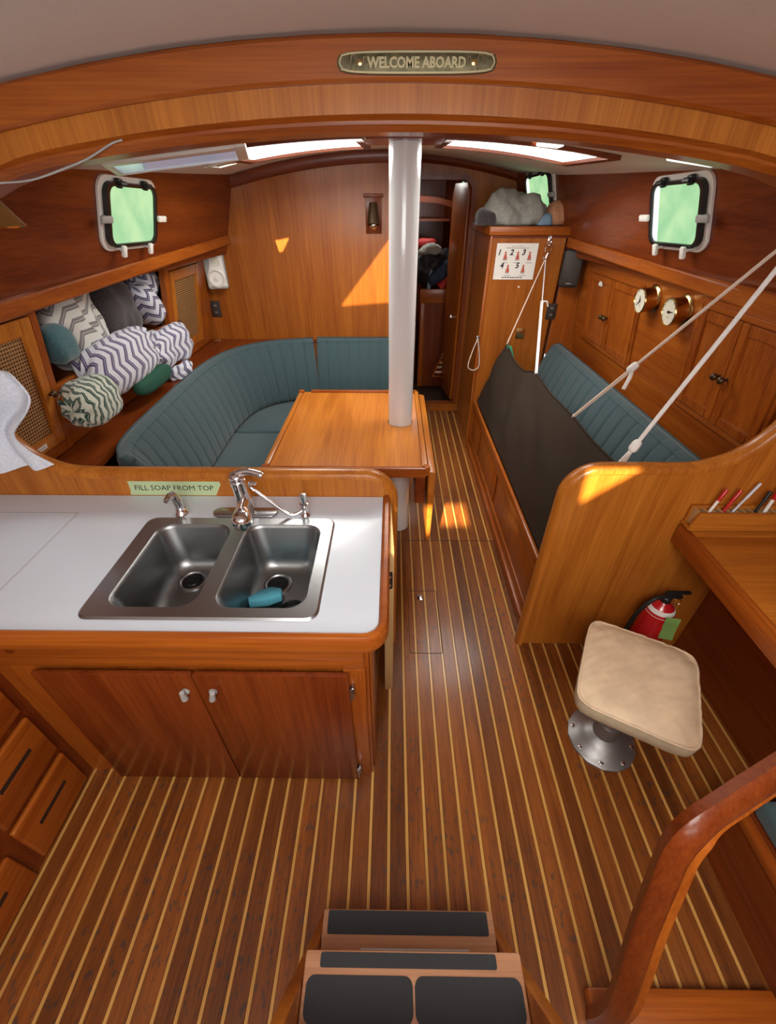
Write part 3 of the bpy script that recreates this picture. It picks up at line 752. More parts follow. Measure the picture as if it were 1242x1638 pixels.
def slant_box(b, y0, y1, z0, z1, p0, p1, bev=0.003):
    """board lying in the sloping locker front; p = how far proud"""
    q = bmesh.new(); vs = []
    for z in (z0, z1):
        for y in (y0, y1):
            for p in (p0, p1): vs.append(q.verts.new((cx_(z) + p, y, z)))
    for f in ((0, 1, 3, 2), (4, 6, 7, 5), (0, 4, 5, 1), (2, 3, 7, 6), (0, 2, 6, 4), (1, 5, 7, 3)): q.faces.new([vs[i] for i in f])
    bmesh.ops.recalc_face_normals(q, faces=q.faces[:])
    if bev: bmesh.ops.bevel(q, geom=q.edges[:], offset=bev, segments=2, affect='EDGES')
    return b.merge(q)
ZS, ZT = 0.877, 1.47
for (y0, y1, dy0, dy1, lab) in ((1.315, 1.665, 1.325, 1.625, 'wooden cane-fronted locker beside the hanging towel'), (2.735, 3.44, 2.80, 3.25, 'wooden cane-fronted locker beside the pale speaker')):
    t = thing('cane_locker', (-1.5, (y0 + y1) / 2, ZS), lab, 'locker')
    b = B(); slant_box(b, y0, dy0 + 0.0, ZS, ZT, -0.02, 0.012); slant_box(b, dy1, y1, ZS, ZT, -0.02, 0.012); slant_box(b, dy0, dy1, ZS, ZS + 0.045, -0.02, 0.012); slant_box(b, dy0, dy1, ZT - 0.05, ZT, -0.02, 0.012)
    b.obj('face_frame', 'teak_z', t)
    for ya in (y0, y1 - 0.015):
        b = B(); b.box(-1.76, -1.455, ya, ya + 0.015, ZS, ZT); b.obj('side_panel', 'mahogany_z', t, smooth=0)
    z0, z1 = ZS + 0.05, ZT - 0.055; st = 0.055
    b = B(); slant_box(b, dy0 + 0.004, dy0 + st, z0, z1, -0.012, 0.017); slant_box(b, dy1 - st, dy1 - 0.004, z0, z1, -0.012, 0.017); slant_box(b, dy0 + st, dy1 - st, z0, z0 + st, -0.012, 0.016); slant_box(b, dy0 + st, dy1 - st, z1 - st, z1, -0.012, 0.016)
    dr = b.obj('door', 'honey_z', t)
    b = B(); slant_box(b, dy0 + st, dy1 - st, z0 + st, z1 - st, -0.006, 0.003, 0); b.obj('cane_panel', 'cane', dr, smooth=0)
    ky = dy1 - 0.02 if y0 < 2 else dy0 + 0.028
    for kz, km in ((1.13, 'antique'),):
        b = B(); b.lathe([(0.007, 0), (0.007, 0.012), (0.014, 0.018), (0.012, 0.026), (0.003, 0.029)], (cx_(kz) + 0.016, ky, kz), (1, 0, 0.2), n=14); b.obj('knob', km, dr, smooth=60)
    if y0 < 2:
        b = B(); b.lathe([(0.009, 0), (0.009, 0.010), (0.017, 0.018), (0.015, 0.03), (0.004, 0.033)], (cx_(1.11) + 0.011, dy1 + 0.026, 1.09), (1, 0, 0.2), n=16); b.obj('knob', 'chrome', t, smooth=60)
        m = basis((cx_(0.955) + 0.0182, 1.475, 0.955), V3((0, 1, 0)), V3((0.18, 0, 0.98)), V3((0.98, 0, -0.18)))
        b = B(); b.box(-0.032, 0.032, -0.009, 0.009, -0.001, 0.0006, mtx=m); lb = b.obj('door_label', 'paper', dr, smooth=0)
        b = B()
        for k in range(6): b.box(-0.024 + k * 0.008, -0.019 + k * 0.008, -0.003, 0.003, 0.0006, 0.0009, mtx=m)
        b.obj('label_print', 'ink_grey', lb, smooth=0)
# open niche: shelf with a front board, back panel
t = thing('niche_shelf', (-1.55, 2.2, ZS), 'open wooden shelf niche holding the folded blankets', 'shelf')
b = B(); slant_box(b, 1.667, 2.733, ZS, 1.145, -0.02, 0.004); b.obj('front_board', 'teak_y', t)
b = B(); b.box(-1.76, -1.405, 1.667, 2.733, 1.10, 1.12); b.obj('shelf_board', 'teak_y', t, smooth=0)
b = B(); b.box(-1.76, -1.31, 1.32, 3.44, 1.475, 1.487); b.obj('top_panel', 'mahogany_y', t, smooth=0)
b = B(); b.box(-1.762, -1.75, 1.667, 2.733, 1.121, 1.47); b.obj('back_panel', 'mahogany_y', t, smooth=0)


def bundle(name, u, v, X, axis, length, ra, rb, mat, label, cat, zmin, **k):
    c = PX(u, v, X)
    b = B(); b.lump(c, axis, length, ra, rb, zmin=zmin, **k)
    return tag(b.obj(name, mat, smooth=70), label, cat)
bundle('folded_blanket', 106, 512, -1.47, (0.0, 0.45, -0.9), 0.33, 0.10, 0.19, 'grey_chevron', 'white blanket with grey zigzag stripes slumped on the niche shelf', 'blanket', 1.122, up=(1, 0, 0), amp=0.035, seed=1.0, p=5, q=2.6)
bundle('rolled_fleece', 90, 552, -1.40, (0.0, 1, 0.1), 0.14, 0.07, 0.055, 'teal_fleece', 'small rolled teal fleece below the grey zigzag blanket', 'blanket', 1.122, amp=0.012, seed=2.0)
bundle('dark_fleece', 174, 498, -1.54, (0.1, 1, 0.1), 0.33, 0.185, 0.11, 'fuzzy_dark', 'fuzzy charcoal fleece bundle between the zigzag blankets', 'blanket', 1.122, amp=0.03, seed=3.0)
bundle('rolled_blanket', 224, 449, -1.475, (0.0, 0.7, -0.7), 0.17, 0.085, 0.10, 'navy_chevron', 'white blanket roll with navy zigzags, higher of two against the forward cane locker', 'blanket', 1.122, amp=0.012, seed=4.0)
bundle('rolled_blanket', 229, 487, -1.45, (0.0, 0.55, -0.85), 0.25, 0.075, 0.10, 'navy_chevron', 'white blanket roll with navy zigzags, lower of two against the forward cane locker', 'blanket', 1.122, amp=0.014, seed=5.0)
bundle('rolled_blanket', 193, 578, -1.345, (0.05, 1, 0.06), 0.56, 0.125, 0.072, 'purple_chevron', 'long white blanket roll with purple zigzags lying on the side shelf', 'blanket', 0.878, amp=0.02, seed=6.0, fold=0.02, p=4)
bundle('rolled_blanket', 272, 553, -1.35, (0.08, 1, 0.0), 0.42, 0.11, 0.07, 'purple_chevron', 'short white blanket roll with purple zigzags nearest the curved backrest corner', 'blanket', 0.878, amp=0.026, seed=7.0, fold=0.02)
bundle('crumpled_cloth', 290, 594, -1.30, (0.3, 1, 0.1), 0.20, 0.045, 0.035, 'navy_chevron', 'small crumpled white and navy cloth end by the teal backrest', 'cloth', 0.878, amp=0.02, fq=14, seed=8.0)
bundle('green_sheet', 246, 606, -1.29, (0.02, 1, 0.0), 0.36, 0.045, 0.04, 'green_sheet', 'dark green folded sheet under the purple zigzag rolls', 'sheet', 0.878, amp=0.008, seed=9.0)
bundle('rolled_blanket', 148, 640, -1.325, (0.0, 1, 0.0), 0.27, 0.10, 0.085, 'green_print', 'white blanket roll with dark green leafy print beside the cane locker', 'blanket', 0.878, amp=0.016, seed=10.0, fold=0.012)


# ================================================================ OPENING PORTLIGHTS
def portlight(uv, sgn, w, h, label, pane2=True, wall=None):
    # plane of the cabin side near the pixel
    y_ = 2.3
    for _ in range(4):
        p0 = V3((side_x(y_, 1.7, sgn), y_, 1.7)); U = (V3((side_x(y_ + 0.2, 1.7, sgn), y_ + 0.2, 1.7)) - V3((side_x(y_ - 0.2, 1.7, sgn), y_ - 0.2, 1.7))).normalized()
        Vv = (V3((side_x(y_, 1.9, sgn), y_, 1.9)) - p0).normalized(); n = U.cross(Vv)
        if n.x * sgn > 0: n = -n
        c = PP(uv[0], uv[1], p0, n); y_ = c.y
    U2 = Vv.cross(n).normalized(); V2 = n.cross(U2).normalized()
    m = basis(c + n * 0.001, U2, V2, n)
    t = thing('portlight', c, label, 'window')
    a, d = w / 2, h / 2
    def ring(o, i, z0, z1, ro, ri): 
        bb = B(); bb.holed([(x, y, z0) for x, y in rrect(-o[0], o[0], -o[1], o[1], ro)], [[(x, y, z0) for x, y in rrect(-i[0], i[0], -i[1], i[1], ri)]], (0, 0, z1 - z0), mtx=m); return bb
    ring((a, d), (a * 0.84, d * 0.82), 0, 0.010, 0.055, 0.04).obj('flange', 'white_plastic', t, base=False)
    ring((a * 0.885, d * 0.865), (a * 0.79, d * 0.77), 0.010, 0.030, 0.045, 0.035).obj('pane_frame', 'dark_metal', t, base=False)
    bb = B(); bb.poly([(x, y, 0.016) for x, y in rrect(-a * 0.80, a * 0.80, -d * 0.78, d * 0.78, 0.03)], (0, 0, 0.004), mtx=m); bb.obj('pane', 'green_view', t, base=False)
    bb = B(); e = -1 if sgn > 0 else 1
    xa, xb = sorted((a * 0.70 * -1 * 1, -a * 0.50))
    if sgn > 0: xa, xb = -xb, -xa
    xa, xb = (xa, xb)
    fwd = 1 if U2.y > 0 else -1
    s0, s1 = sorted((fwd * a * 0.79, fwd * a * 0.60))
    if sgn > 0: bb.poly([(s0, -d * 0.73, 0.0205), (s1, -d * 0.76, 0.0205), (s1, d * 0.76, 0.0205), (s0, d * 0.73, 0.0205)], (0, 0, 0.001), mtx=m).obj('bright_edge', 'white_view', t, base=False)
    for sx in (-0.45, 0.45):
        bb = B(); bb.box(sx * a - 0.016, sx * a + 0.016, d * 0.72, d * 0.97, 0.012, 0.034, 0.006, mtx=m); bb.tube([(sx * a - 0.02, d * 0.86, 0.04), (sx * a + 0.02, d * 0.86, 0.04)], 0.010, 8, mtx=m); bb.obj('hinge', 'dark_metal', t, base=False)
    for sx in (-0.5, 0.5):
        bb = B(); bb.box(sx * a - 0.014, sx * a + 0.014, -d * 1.14, -d * 0.80, 0.030, 0.046, 0.006, mtx=m); bb.lathe([(0.012, 0.0), (0.012, 0.032)], (sx * a, -d * 0.9, 0.0), n=10, mtx=m); bb.obj('locking_dog', 'white_plastic', t, base=False)
    for sy, xx in ((1, 0.93), (-1, 0.93)):
        x = sy * a * xx
        bb = B(); bb.box(min(x, x + sy * 0.05) - (0.02 if sy > 0 else 0), max(x, x + sy * 0.05) + (0.02 if sy < 0 else 0), -0.022, 0.004, 0.030, 0.045, 0.005, mtx=m); bb.lathe([(0.011, 0), (0.011, 0.031)], (x, -0.01, 0), n=10, mtx=m); bb.obj('locking_dog', 'white_plastic' if sy * fwd > 0 else 'grey_plastic', t, base=False)
    return t
portlight((205, 342), -1, 0.43, 0.275, 'opening portlight with green view above the blanket niche')
portlight((1089, 340), 1, 0.40, 0.275, 'opening portlight with green view above the brass clock')
portlight((866, 309), 1, 0.46, 0.27, 'opening portlight with green view above the tall locker')


# ================================================================ STARBOARD SIDE: locker front, doors, clocks
def sx_(z): return lerp(1.365, 1.285, (z - 0.86) / 0.62)
def sboard(b, y0, y1, z0, z1, p0, p1, bev=0.003):
    q = bmesh.new(); vs = []
    for z in (z0, z1):
        for y in (y0, y1):
            for p in (p0, p1): vs.append(q.verts.new((sx_(z) - p, y, z)))
    for f in ((0, 1, 3, 2), (4, 6, 7, 5), (0, 4, 5, 1), (2, 3, 7, 6), (0, 2, 6, 4), (1, 5, 7, 3)): q.faces.new([vs[i] for i in f])
    bmesh.ops.recalc_face_normals(q, faces=q.faces[:])
    if bev: bmesh.ops.bevel(q, geom=q.edges[:], offset=bev, segments=2, affect='EDGES')
    return b.merge(q)
pl0 = V3((sx_(1.2), 2.3, 1.2)); pln = V3((-1, 0, (sx_(0.86) - sx_(1.48)) / -0.62)).normalized()
def on_st(u, v): return PP(u, v, pl0, pln)
t = thing('side_locker', (1.5, 2.3, 0.80), 'long reddish wooden locker front above the starboard backrest', 'locker')
b = B(); sboard(b, 1.31, 3.325, 0.80, 1.50, -0.02, 0.0, 0); b.obj('front_panel', 'teak_y', t, smooth=0)
b = B(); b.box(1.29, 1.76, 1.31, 3.325, 0.775, 0.80, 0.0); b.obj('ledge', 'mahogany_y', t, smooth=0)
def two_door(y0, y1, z0, z1, label, note=False):
    ym = (y0 + y1) / 2
    b = B(); w_ = 0.022
    sboard(b, y0 - w_, y0, z0 - w_, z1 + w_, 0.0, 0.010); sboard(b, y1, y1 + w_, z0 - w_, z1 + w_, 0.0, 0.010); sboard(b, y0, y1, z0 - w_, z0, 0.0, 0.010); sboard(b, y0, y1, z1, z1 + w_, 0.0, 0.010)
    b.obj('door_trim', 'teak_y', t)
    for k, (a, c) in enumerate(((y0 + 0.003, ym - 0.0015), (ym + 0.0015, y1 - 0.003))):
        s_ = 0.042; b = B()
        sboard(b, a, a + s_, z0 + 0.003, z1 - 0.003, 0.0, 0.014); sboard(b, c - s_, c, z0 + 0.003, z1 - 0.003, 0.0, 0.014); sboard(b, a + s_, c - s_, z0 + 0.003, z0 + s_, 0.0, 0.013); sboard(b, a + s_, c - s_, z1 - s_, z1 - 0.003, 0.0, 0.013)
        d = b.obj('door', 'teak_z', t)
        b = B(); sboard(b, a + s_, c - s_, z0 + s_, z1 - s_, 0.0, 0.006, 0); b.obj('door_panel', 'teak_z', d, smooth=0)
        kz = (z0 + z1) / 2 - 0.01; ky = ym + (-0.022 if k == 0 else 0.022)
        b = B(); b.lathe([(0.006, 0), (0.006, 0.014), (0.013, 0.02), (0.015, 0.028), (0.010, 0.036), (0.002, 0.038)], (sx_(kz) - 0.013, ky, kz), (-1, 0, -0.1), n=14); b.obj('knob', 'antique', d, smooth=60)
        if note and k == 1:
            mm = basis((sx_(z1 - 0.06) - 0.0145, ym + 0.16, z1 - 0.045), V3((0, -1, 0)), V3((-0.13, 0, 0.99)), V3((-0.99, 0, -0.13)))
            b = B(); b.box(-0.028, 0.028, -0.012, 0.006, -0.001, 0.001, mtx=mm); b.box(-0.016, 0.016, 0.006, 0.014, -0.001, 0.001, mtx=mm); nl = b.obj('door_note', 'paper', d, smooth=0)
p = on_st(948, 437); q = on_st(1030, 460); r_ = on_st(990, 575)
two_door(q.y - 0.0, p.y, r_.z, (p.z + q.z) / 2, '', note=True)
p = on_st(1130, 492); q = on_st(1088, 640)
two_door(1.40, (p.y + q.y) / 2 + 0.01, q.z, p.z, '')


def dial(u, v, r, label, name, hands):
    c = on_st(u, v); n = pln; U = V3((0, -1, 0)); W = n.cross(U).normalized(); U = W.cross(n).normalized()
    m = basis(c, U, W, n)
    t = thing(name, c, label, 'clock' if 'clock' in name else 'barometer')
    b = B(); b.lathe([(r * 1.12, 0), (r * 1.14, 0.005), (r * 1.08, 0.010), (r * 0.97, 0.014), (r * 0.95, 0.055), (r * 0.99, 0.062), (r * 0.99, 0.067), (r * 0.93, 0.072), (r * 0.90, 0.0665)], n=40, mtx=m); b.obj('case', 'brass', t, smooth=40, base=False)
    b = B(); b.lathe([(r * 0.93, 0.0668), (r * 0.93, 0.0676)], n=40, mtx=m); dl = b.obj('dial_face', 'dial', t, smooth=0, base=False)
    b = B()
    for k in range(12):
        a = 2 * PI * k / 12; ca, sa = math.cos(a), math.sin(a)
        b.box(r * 0.70, r * 0.82, -0.0012, 0.0012, 0.0677, 0.0681, mtx=m @ Matrix.Rotation(a, 4, 'Z'))
    b.box(-0.006, 0.006, -r * 0.42, -r * 0.34, 0.0677, 0.0681, mtx=m)
    b.obj('dial_marks', 'ink_grey', dl, smooth=0, base=False)
    for a, ln, wd in hands:
        b = B(); b.poly([(-0.008, -wd, 0.0685), (0.004, -wd * 1.6, 0.0685), (r * ln, -0.0005, 0.0685), (r * ln, 0.0005, 0.0685), (0.004, wd * 1.6, 0.0685), (-0.008, wd, 0.0685)], (0, 0, 0.0006), mtx=m @ Matrix.Rotation(math.radians(a), 4, 'Z')); b.obj('hand', 'ink', dl, smooth=0, base=False)
dial(1047, 478, 0.058, 'round brass ship clock with cream dial and two dark hands', 'ship_clock', ((100, 0.42, 0.003), (222, 0.68, 0.0022)))
dial(1096, 496, 0.058, 'round brass barometer with cream dial beside the ship clock', 'barometer', ((8, 0.62, 0.0022), (188, 0.25, 0.004)))

# ---- tall locker at the forward end
LY = 3.33
t = thing('tall_locker', (0.92, LY + 0.35, 0), 'tall varnished wooden locker carrying the instruction poster', 'locker')
b = B(); b.box(0.668, 1.15, LY + 0.001, YF - 0.03, 0.0, 1.60); b.obj('carcass', 'panel_z', t, smooth=0)
b = B(); b.box(0.645, 0.668, LY - 0.004, LY + 0.03, 0.0, 1.565, 0.004); b.obj('corner_post', 'teak_z', t)
b = B(); b.box(0.63, 1.178, LY - 0.022, LY + 0.02, 1.566, 1.618, 0.010); b.box(0.63, 0.67, LY + 0.02, YF - 0.03, 1.566, 1.618, 0.008); b.obj('top_fiddle', 'teak_x', t)
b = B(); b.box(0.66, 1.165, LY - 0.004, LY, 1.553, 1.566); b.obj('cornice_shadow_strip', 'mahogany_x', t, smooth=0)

# instruction poster
p = PY(796, 389, LY); q = PY(862, 389, LY); r_ = PY(790, 447, LY); s_ = PY(853, 447, LY)
px0, px1, pz0, pz1 = (p.x + r_.x) / 2 - 0.003, (q.x + s_.x) / 2, r_.z, p.z
m = basis((px0, LY - 0.0005, pz0), V3((1, 0, 0)), V3((0, 0, 1)), V3((0, -1, 0)))
t = thing('instruction_poster', ((px0 + px1) / 2, LY, pz0), 'white instruction sheet with five numbered red figures', 'poster')
W_, H_ = px1 - px0, pz1 - pz0
b = B(); b.box(0, W_, 0, H_, 0, 0.0008, mtx=m); sheet = b.obj('sheet', 'paper', t, smooth=0)
b = B(); b2 = B(); b3 = B()
for num, fx, fy in (('1', 0.12, 0.62), ('2', 0.42, 0.62), ('3', 0.71, 0.62), ('4', 0.22, 0.26), ('5', 0.60, 0.26)):
    x, y = W_ * fx, H_ * fy
    b = B()
    text(b, num, 0.046, m @ Matrix.Translation((x - 0.012, y + 0.028, 0.0009)), font_shear=0.2, ext=0.0004, bold=0.0016)
    b.obj('numeral', 'ink', sheet, smooth=0)
    x += 0.03
    b2.poly([(x - 0.012, y - 0.012, 0.0009), (x + 0.016, y - 0.012, 0.0009), (x + 0.008, y + 0.02, 0.0009), (x - 0.004, y + 0.02, 0.0009)], (0, 0, 0.0002), mtx=m)
    b2.poly([(x + 0.002 + 0.007 * math.cos(a), y + 0.027 + 0.007 * math.sin(a), 0.0009) for a in [k * PI / 5 for k in range(10)]], (0, 0, 0.0002), mtx=m)
    b3.box(x - 0.012, x + 0.014, y - 0.019, y - 0.013, 0.0009, 0.0011, mtx=m); b3.box(x - 0.02, x + 0.024, y - 0.034, y - 0.030, 0.0009, 0.0011, mtx=m)
for k in range(9): b3.box(W_ * 0.24 + k * 0.017, W_ * 0.24 + k * 0.017 + 0.013, H_ * 0.86, H_ * 0.885, 0.0009, 0.0011, mtx=m)
for k in range(5): b3.box(W_ * 0.36 + k * 0.017, W_ * 0.36 + k * 0.017 + 0.013, H_ * 0.915, H_ * 0.93, 0.0009, 0.0011, mtx=m)
b = B()
for k in range(8): b.box(W_ * 0.22 + k * 0.018, W_ * 0.22 + k * 0.018 + 0.013, H_ * 0.045, H_ * 0.072, 0.0009, 0.0011, mtx=m)
stuff(b.obj('bottom_line', 'ink', sheet, smooth=0)); stuff(b2.obj('figures', 'ink_red', sheet, smooth=0)); stuff(b3.obj('caption_lines', 'ink_grey', sheet, smooth=0))


def speaker(u, v, Y, hw, hh, dp, rot, label, mat, front, mx=None):
    c = PY(u, v, Y); m = basis((c.x, Y, c.z), V3((math.cos(rot), -math.sin(rot), 0)), V3((0, 0, 1)), V3((-math.sin(rot), -math.cos(rot), 0)))
    t = thing('wall_speaker', (c.x, Y, c.z - hh), label, 'speaker')
    b = B(); b.poly([(x, y, 0.012) for x, y in rrect(-hw, hw, -hh, hh, 0.018)], (0, 0, dp), bev=0.006, mtx=m); b.obj('cabinet', mat, t, base=False)
    b = B(); b.box(-0.02, 0.02, -0.03, 0.03, -0.02, 0.012, mtx=m); b.box(-hw * 0.5, hw * 0.5, hh - 0.002, hh + 0.012, 0.01, 0.03, mtx=m); b.obj('bracket', 'dark_metal', t, base=False)
    if front == 'cones':
        b = B(); z = dp + 0.012
        b.lathe([(hw * 0.86, 0), (hw * 0.84, 0.010), (hw * 0.70, 0.014), (hw * 0.62, 0.004), (hw * 0.25, 0.002), (hw * 0.24, 0.009), (0.003, 0.012)], (0, -hh * 0.42, z), n=28, mtx=m); b.obj('woofer', 'white_plastic', t, smooth=50, base=False)
        b = B(); b.lathe([(hw * 0.42, 0), (hw * 0.40, 0.008), (hw * 0.2, 0.005), (0.003, 0.009)], (hw * 0.15, hh * 0.45, z), n=22, mtx=m); b.obj('tweeter', 'dial', t, smooth=50, base=False)
        b = B(); b.poly([(x, y, z) for x, y in [(-hw * 0.3, hh * 0.9), (hw * 0.8, hh * 0.9), (hw * 0.9, -hh * 0.85), (-hw * 0.85, -hh * 0.85), (-hw * 0.85, -hh * 0.25), (-hw * 0.5, hh * 0.1)]], (0, 0, 0.003), mtx=m); b.obj('baffle', 'white_plastic', t, smooth=0, base=False)
    else:
        b = B(); z = dp + 0.012
        b.poly([(x, y, z) for x, y in rrect(-hw * 0.88, hw * 0.88, -hh * 0.9, hh * 0.92, 0.014)], (0, 0, 0.004), bev=0.0015, mtx=m); b.obj('grille', 'outlet_brown', t, base=False)
        b = B(); b.box(-hw * 0.3, hw * 0.25, -hh * 0.80, -hh * 0.76, z + 0.004, z + 0.005, mtx=m); b.obj('badge', 'grey_plastic', t, base=False)
    return t
speaker(346, 430, YB, 0.070, 0.118, 0.075, -0.25, 'pale cream loudspeaker with round cone above the port shelf', 'grey_plastic', 'cones')
speaker(913, 428, LY, 0.062, 0.108, 0.085, 0.25, 'black loudspeaker beside the tall locker poster', 'black_plastic', 'grille')


def plate(name, u, v, Y, hw, hh, mat, label, slots, smat='ink', shear=0.0):
    c = PY(u, v, Y); m = basis((c.x, Y - 0.0005, c.z), V3((1, 0, 0)), V3((0, 0, 1)), V3((0, -1, 0)))
    t = thing(name, (c.x, Y, c.z - hh), label, 'outlet')
    b = B(); b.poly([(x, y, 0) for x, y in rrect(-hw, hw, -hh, hh, 0.006)], (0, 0, 0.007), bev=0.002, mtx=m); b.obj('cover_plate', mat, t, base=False)
    b = B()
    for x, y in slots:
        b.box(x * hw - 0.008, x * hw - 0.004, y * hh - 0.007, y * hh + 0.007, 0.007, 0.0078, mtx=m); b.box(x * hw + 0.004, x * hw + 0.008, y * hh - 0.007, y * hh + 0.007, 0.007, 0.0078, mtx=m)
    b.obj('socket', smat, t, smooth=0, base=False)
plate('power_outlet', 346, 494, YB, 0.036, 0.056, 'outlet_brown', 'dark brown double outlet under the pale loudspeaker', ((0, 0.42), (0, -0.42)), 'grey_plastic')
plate('power_outlet', 882, 498, LY, 0.036, 0.052, 'outlet_brown', 'dark brown double outlet under the black loudspeaker', ((0, 0.42), (0, -0.42)), 'grey_plastic')
plate('wall_socket', 832, 533, LY, 0.030, 0.036, 'brass', 'small brass socket plate below the poster', ((0, 0.0),))
b = B(); c = PY(830, 459, LY); b.lathe([(0.006, 0), (0.006, 0.003), (0.002, 0.004)], (c.x, LY - 0.0005, c.z), (0, -1, 0), n=10); tag(b.obj('white_pin', 'white_plastic'), 'tiny white round pin in the locker face below the poster', 'pin')

# cabinet block between locker and side locker (carries speaker and outlet)
b = B(); b.poly([(1.178, LY + 0.0, 0.80), (1.40, LY, 0.80), (1.40, LY, 1.52), (1.178, LY, 1.52)], (0, 0.03, 0)); struct(b.obj('wall_return', 'teak_z', smooth=0))


# ================================================================ LEE CLOTH AND ITS LINES
T = [PX(812, 549, 0.80), PX(838, 590, 0.83), PX(858, 598, 0.86), PX(917, 666, 0.865), PX(990, 746, 0.87)]
T = [T[0], T[0].lerp(T[1], 0.5) + V3((0, 0, -0.03)), T[1] + V3((0, 0, -0.01)), T[1].lerp(T[2], 0.55), T[2], T[2].lerp(T[3], 0.5) + V3((0, 0, -0.012)), T[3], T[3].lerp(T[4], 0.5) + V3((0, 0, -0.01)), T[4], T[4] + V3((0.0, -0.06, 0.0))]
top = smoothpath(T, 6); bot = [V3((0.700, lerp(3.30, 1.325, k / (len(top) - 1)), 0.440)) for k in range(len(top))]
bot = [V3((lerp(0.694, 0.692, k / (len(top) - 1)), b_.y, 0.437)) for k, b_ in enumerate(bot)]
rows = []
for j in range(21):
    f = j / 20; r = []
    for k, (a, c) in enumerate(zip(bot, top)):
        p = a.lerp(c, f); s = k / (len(top) - 1)
        p.x -= 0.030 * math.sin(PI * f) * (0.7 + 0.3 * noise.noise(V3((s * 7, f * 2, 0)))) - 0.012 * math.sin(PI * f) * math.sin(s * 21 + f * 4)
        p.x += 0.016 * math.sin(PI * f) * noise.noise(V3((s * 9 + f * 3, f * 2.2, 3))) + 0.007 * noise.noise(V3((s * 22 + f * 9, f * 3, 8))) * math.sin(PI * f)
        r.append(p)
    rows.append(r)
t = thing('lee_cloth', (0.78, 2.3, 0.44), 'dark brown canvas lee cloth slung in front of the starboard seat', 'lee cloth')
b = B(); b.grid(rows, thick=0.003); b.obj('canvas_panel', 'canvas', t, smooth=60)
b = B(); b.tube([p + V3((0, 0, 0.001)) for p in top], 0.004, 6); b.obj('top_hem', 'canvas', t, smooth=60)
a = T[0]; b = B(); b.poly([a + V3((-0.004, -0.030, -0.004)), a + V3((0.024, -0.034, -0.010)), a + V3((0.046, -0.06, -0.075)), a + V3((0.016, -0.056, -0.070))], (-0.004, -0.003, 0)); b.obj('corner_tab', 'green_tab', t, smooth=0)
for p in (T[0], T[4], T[6], T[8]):
    b = B(); b.tube([p + V3((0, 0.010 * math.cos(a), 0.010 * math.sin(a))) for a in [2 * PI * k / 12 for k in range(12)]], 0.0025, 6, closed=True); b.obj('grommet', 'chrome', t, smooth=60)
hk = PY(873, 413, LY - 0.03)
t = thing('snap_hook', PY(880, 385, LY), 'steel snap shackle and pad eye on the tall locker face', 'shackle')
c = PY(880, 385, LY)
b = B(); b.box(c.x - 0.014, c.x + 0.014, LY - 0.005, LY - 0.001, c.z - 0.03, c.z + 0.03, 0.002); b.tube([(c.x, LY - 0.02 + 0.018 * math.cos(a), c.z - 0.01 + 0.018 * math.sin(a)) for a in [2 * PI * k / 14 for k in range(14)]], 0.004, 6, closed=True); b.obj('pad_eye', 'chrome', t)
b = B(); c2 = PY(878, 398, LY - 0.03)
b.tube([(c2.x + 0.020 * math.cos(a), LY - 0.03, c2.z + 0.026 * math.sin(a)) for a in [2 * PI * k / 16 for k in range(16)]], 0.005, 6, closed=True); b.tube([(c2.x, LY - 0.03, c2.z - 0.024), hk], 0.006, 6); b.tube([hk + V3((0.014 * math.cos(a), 0, 0.014 * math.sin(a))) for a in [2 * PI * k / 14 for k in range(14)]], 0.004, 6, closed=True)
b.obj('snap', 'chrome', t)
def line(name, a, c, r, mat, label, knot=None, sag=0.0):
    t = thing(name, a, label, 'rope')
    b = B(); b.tube([V3(a).lerp(V3(c), k / 8) + V3((0, 0, -sag * math.sin(PI * k / 8))) for k in range(9)], r, 8); b.obj('line', mat, t, smooth=60)
    return t
line('lashing_line', T[0], hk + V3((-0.003, 0, -0.014)), 0.0045, 'rope', 'thin cream cord from the green-tabbed cloth corner to the snap hook')
lt = line('lashing_line', T[4], hk + V3((0.004, 0, -0.014)), 0.0035, 'rope_white', 'doubled cream lashing with a knot from the cloth dip to the snap hook')
kn = V3(T[4]).lerp(hk, 0.60)
b = B(); b.tube([T[4] + V3((0.006, 0, 0)), kn + V3((0.006, 0, 0))], 0.0032, 6); b.tube([T[4] + V3((-0.005, 0, 0)), kn + V3((-0.006, 0, 0))], 0.0032, 6); b.obj('doubled_fall', 'rope_white', lt, smooth=60)
b = B(); b.lump(kn, (0, 0, 1), 0.035, 0.012, 0.012, amp=0.004, nu=10, nv=10); b.tube([kn, kn + V3((0.03, -0.01, 0.0)), kn + V3((0.042, -0.01, -0.03))], 0.005, 6); b.obj('knot', 'rope_white', lt, smooth=60)
e1 = PX(1242, 402, 1.14); e1 = T[6].lerp(e1, 1.22); e2 = PX(1242, 432, 1.12); e2 = T[8].lerp(e2, 1.22)
lt = line('lashing_line', T[6], e1, 0.006, 'rope', 'pinkish cord with a knotted tail rising from the middle of the lee cloth')
kn = T[6].lerp(e1, (PX(1048, 573, 1.0) - PX(917, 666, 1.0)).length / max(0.01, (PX(1242, 402, 1.0) - PX(917, 666, 1.0)).length) / 1.09)
f_ = 0.33
kn = T[6].lerp(e1, f_)
b = B(); b.tube([T[6] + V3((0, 0.0, -0.006)), kn + V3((0, 0, -0.010))], 0.0055, 6); b.obj('doubled_fall', 'rope', lt, smooth=60)
b = B(); b.lump(kn, (e1 - T[6]), 0.05, 0.014, 0.014, amp=0.005, nu=12, nv=10); b.tube([kn, kn + V3((-0.004, -0.01, -0.035)), kn + V3((-0.014, -0.01, -0.085))], 0.008, 6); b.obj('knot', 'rope_white', lt, smooth=60)
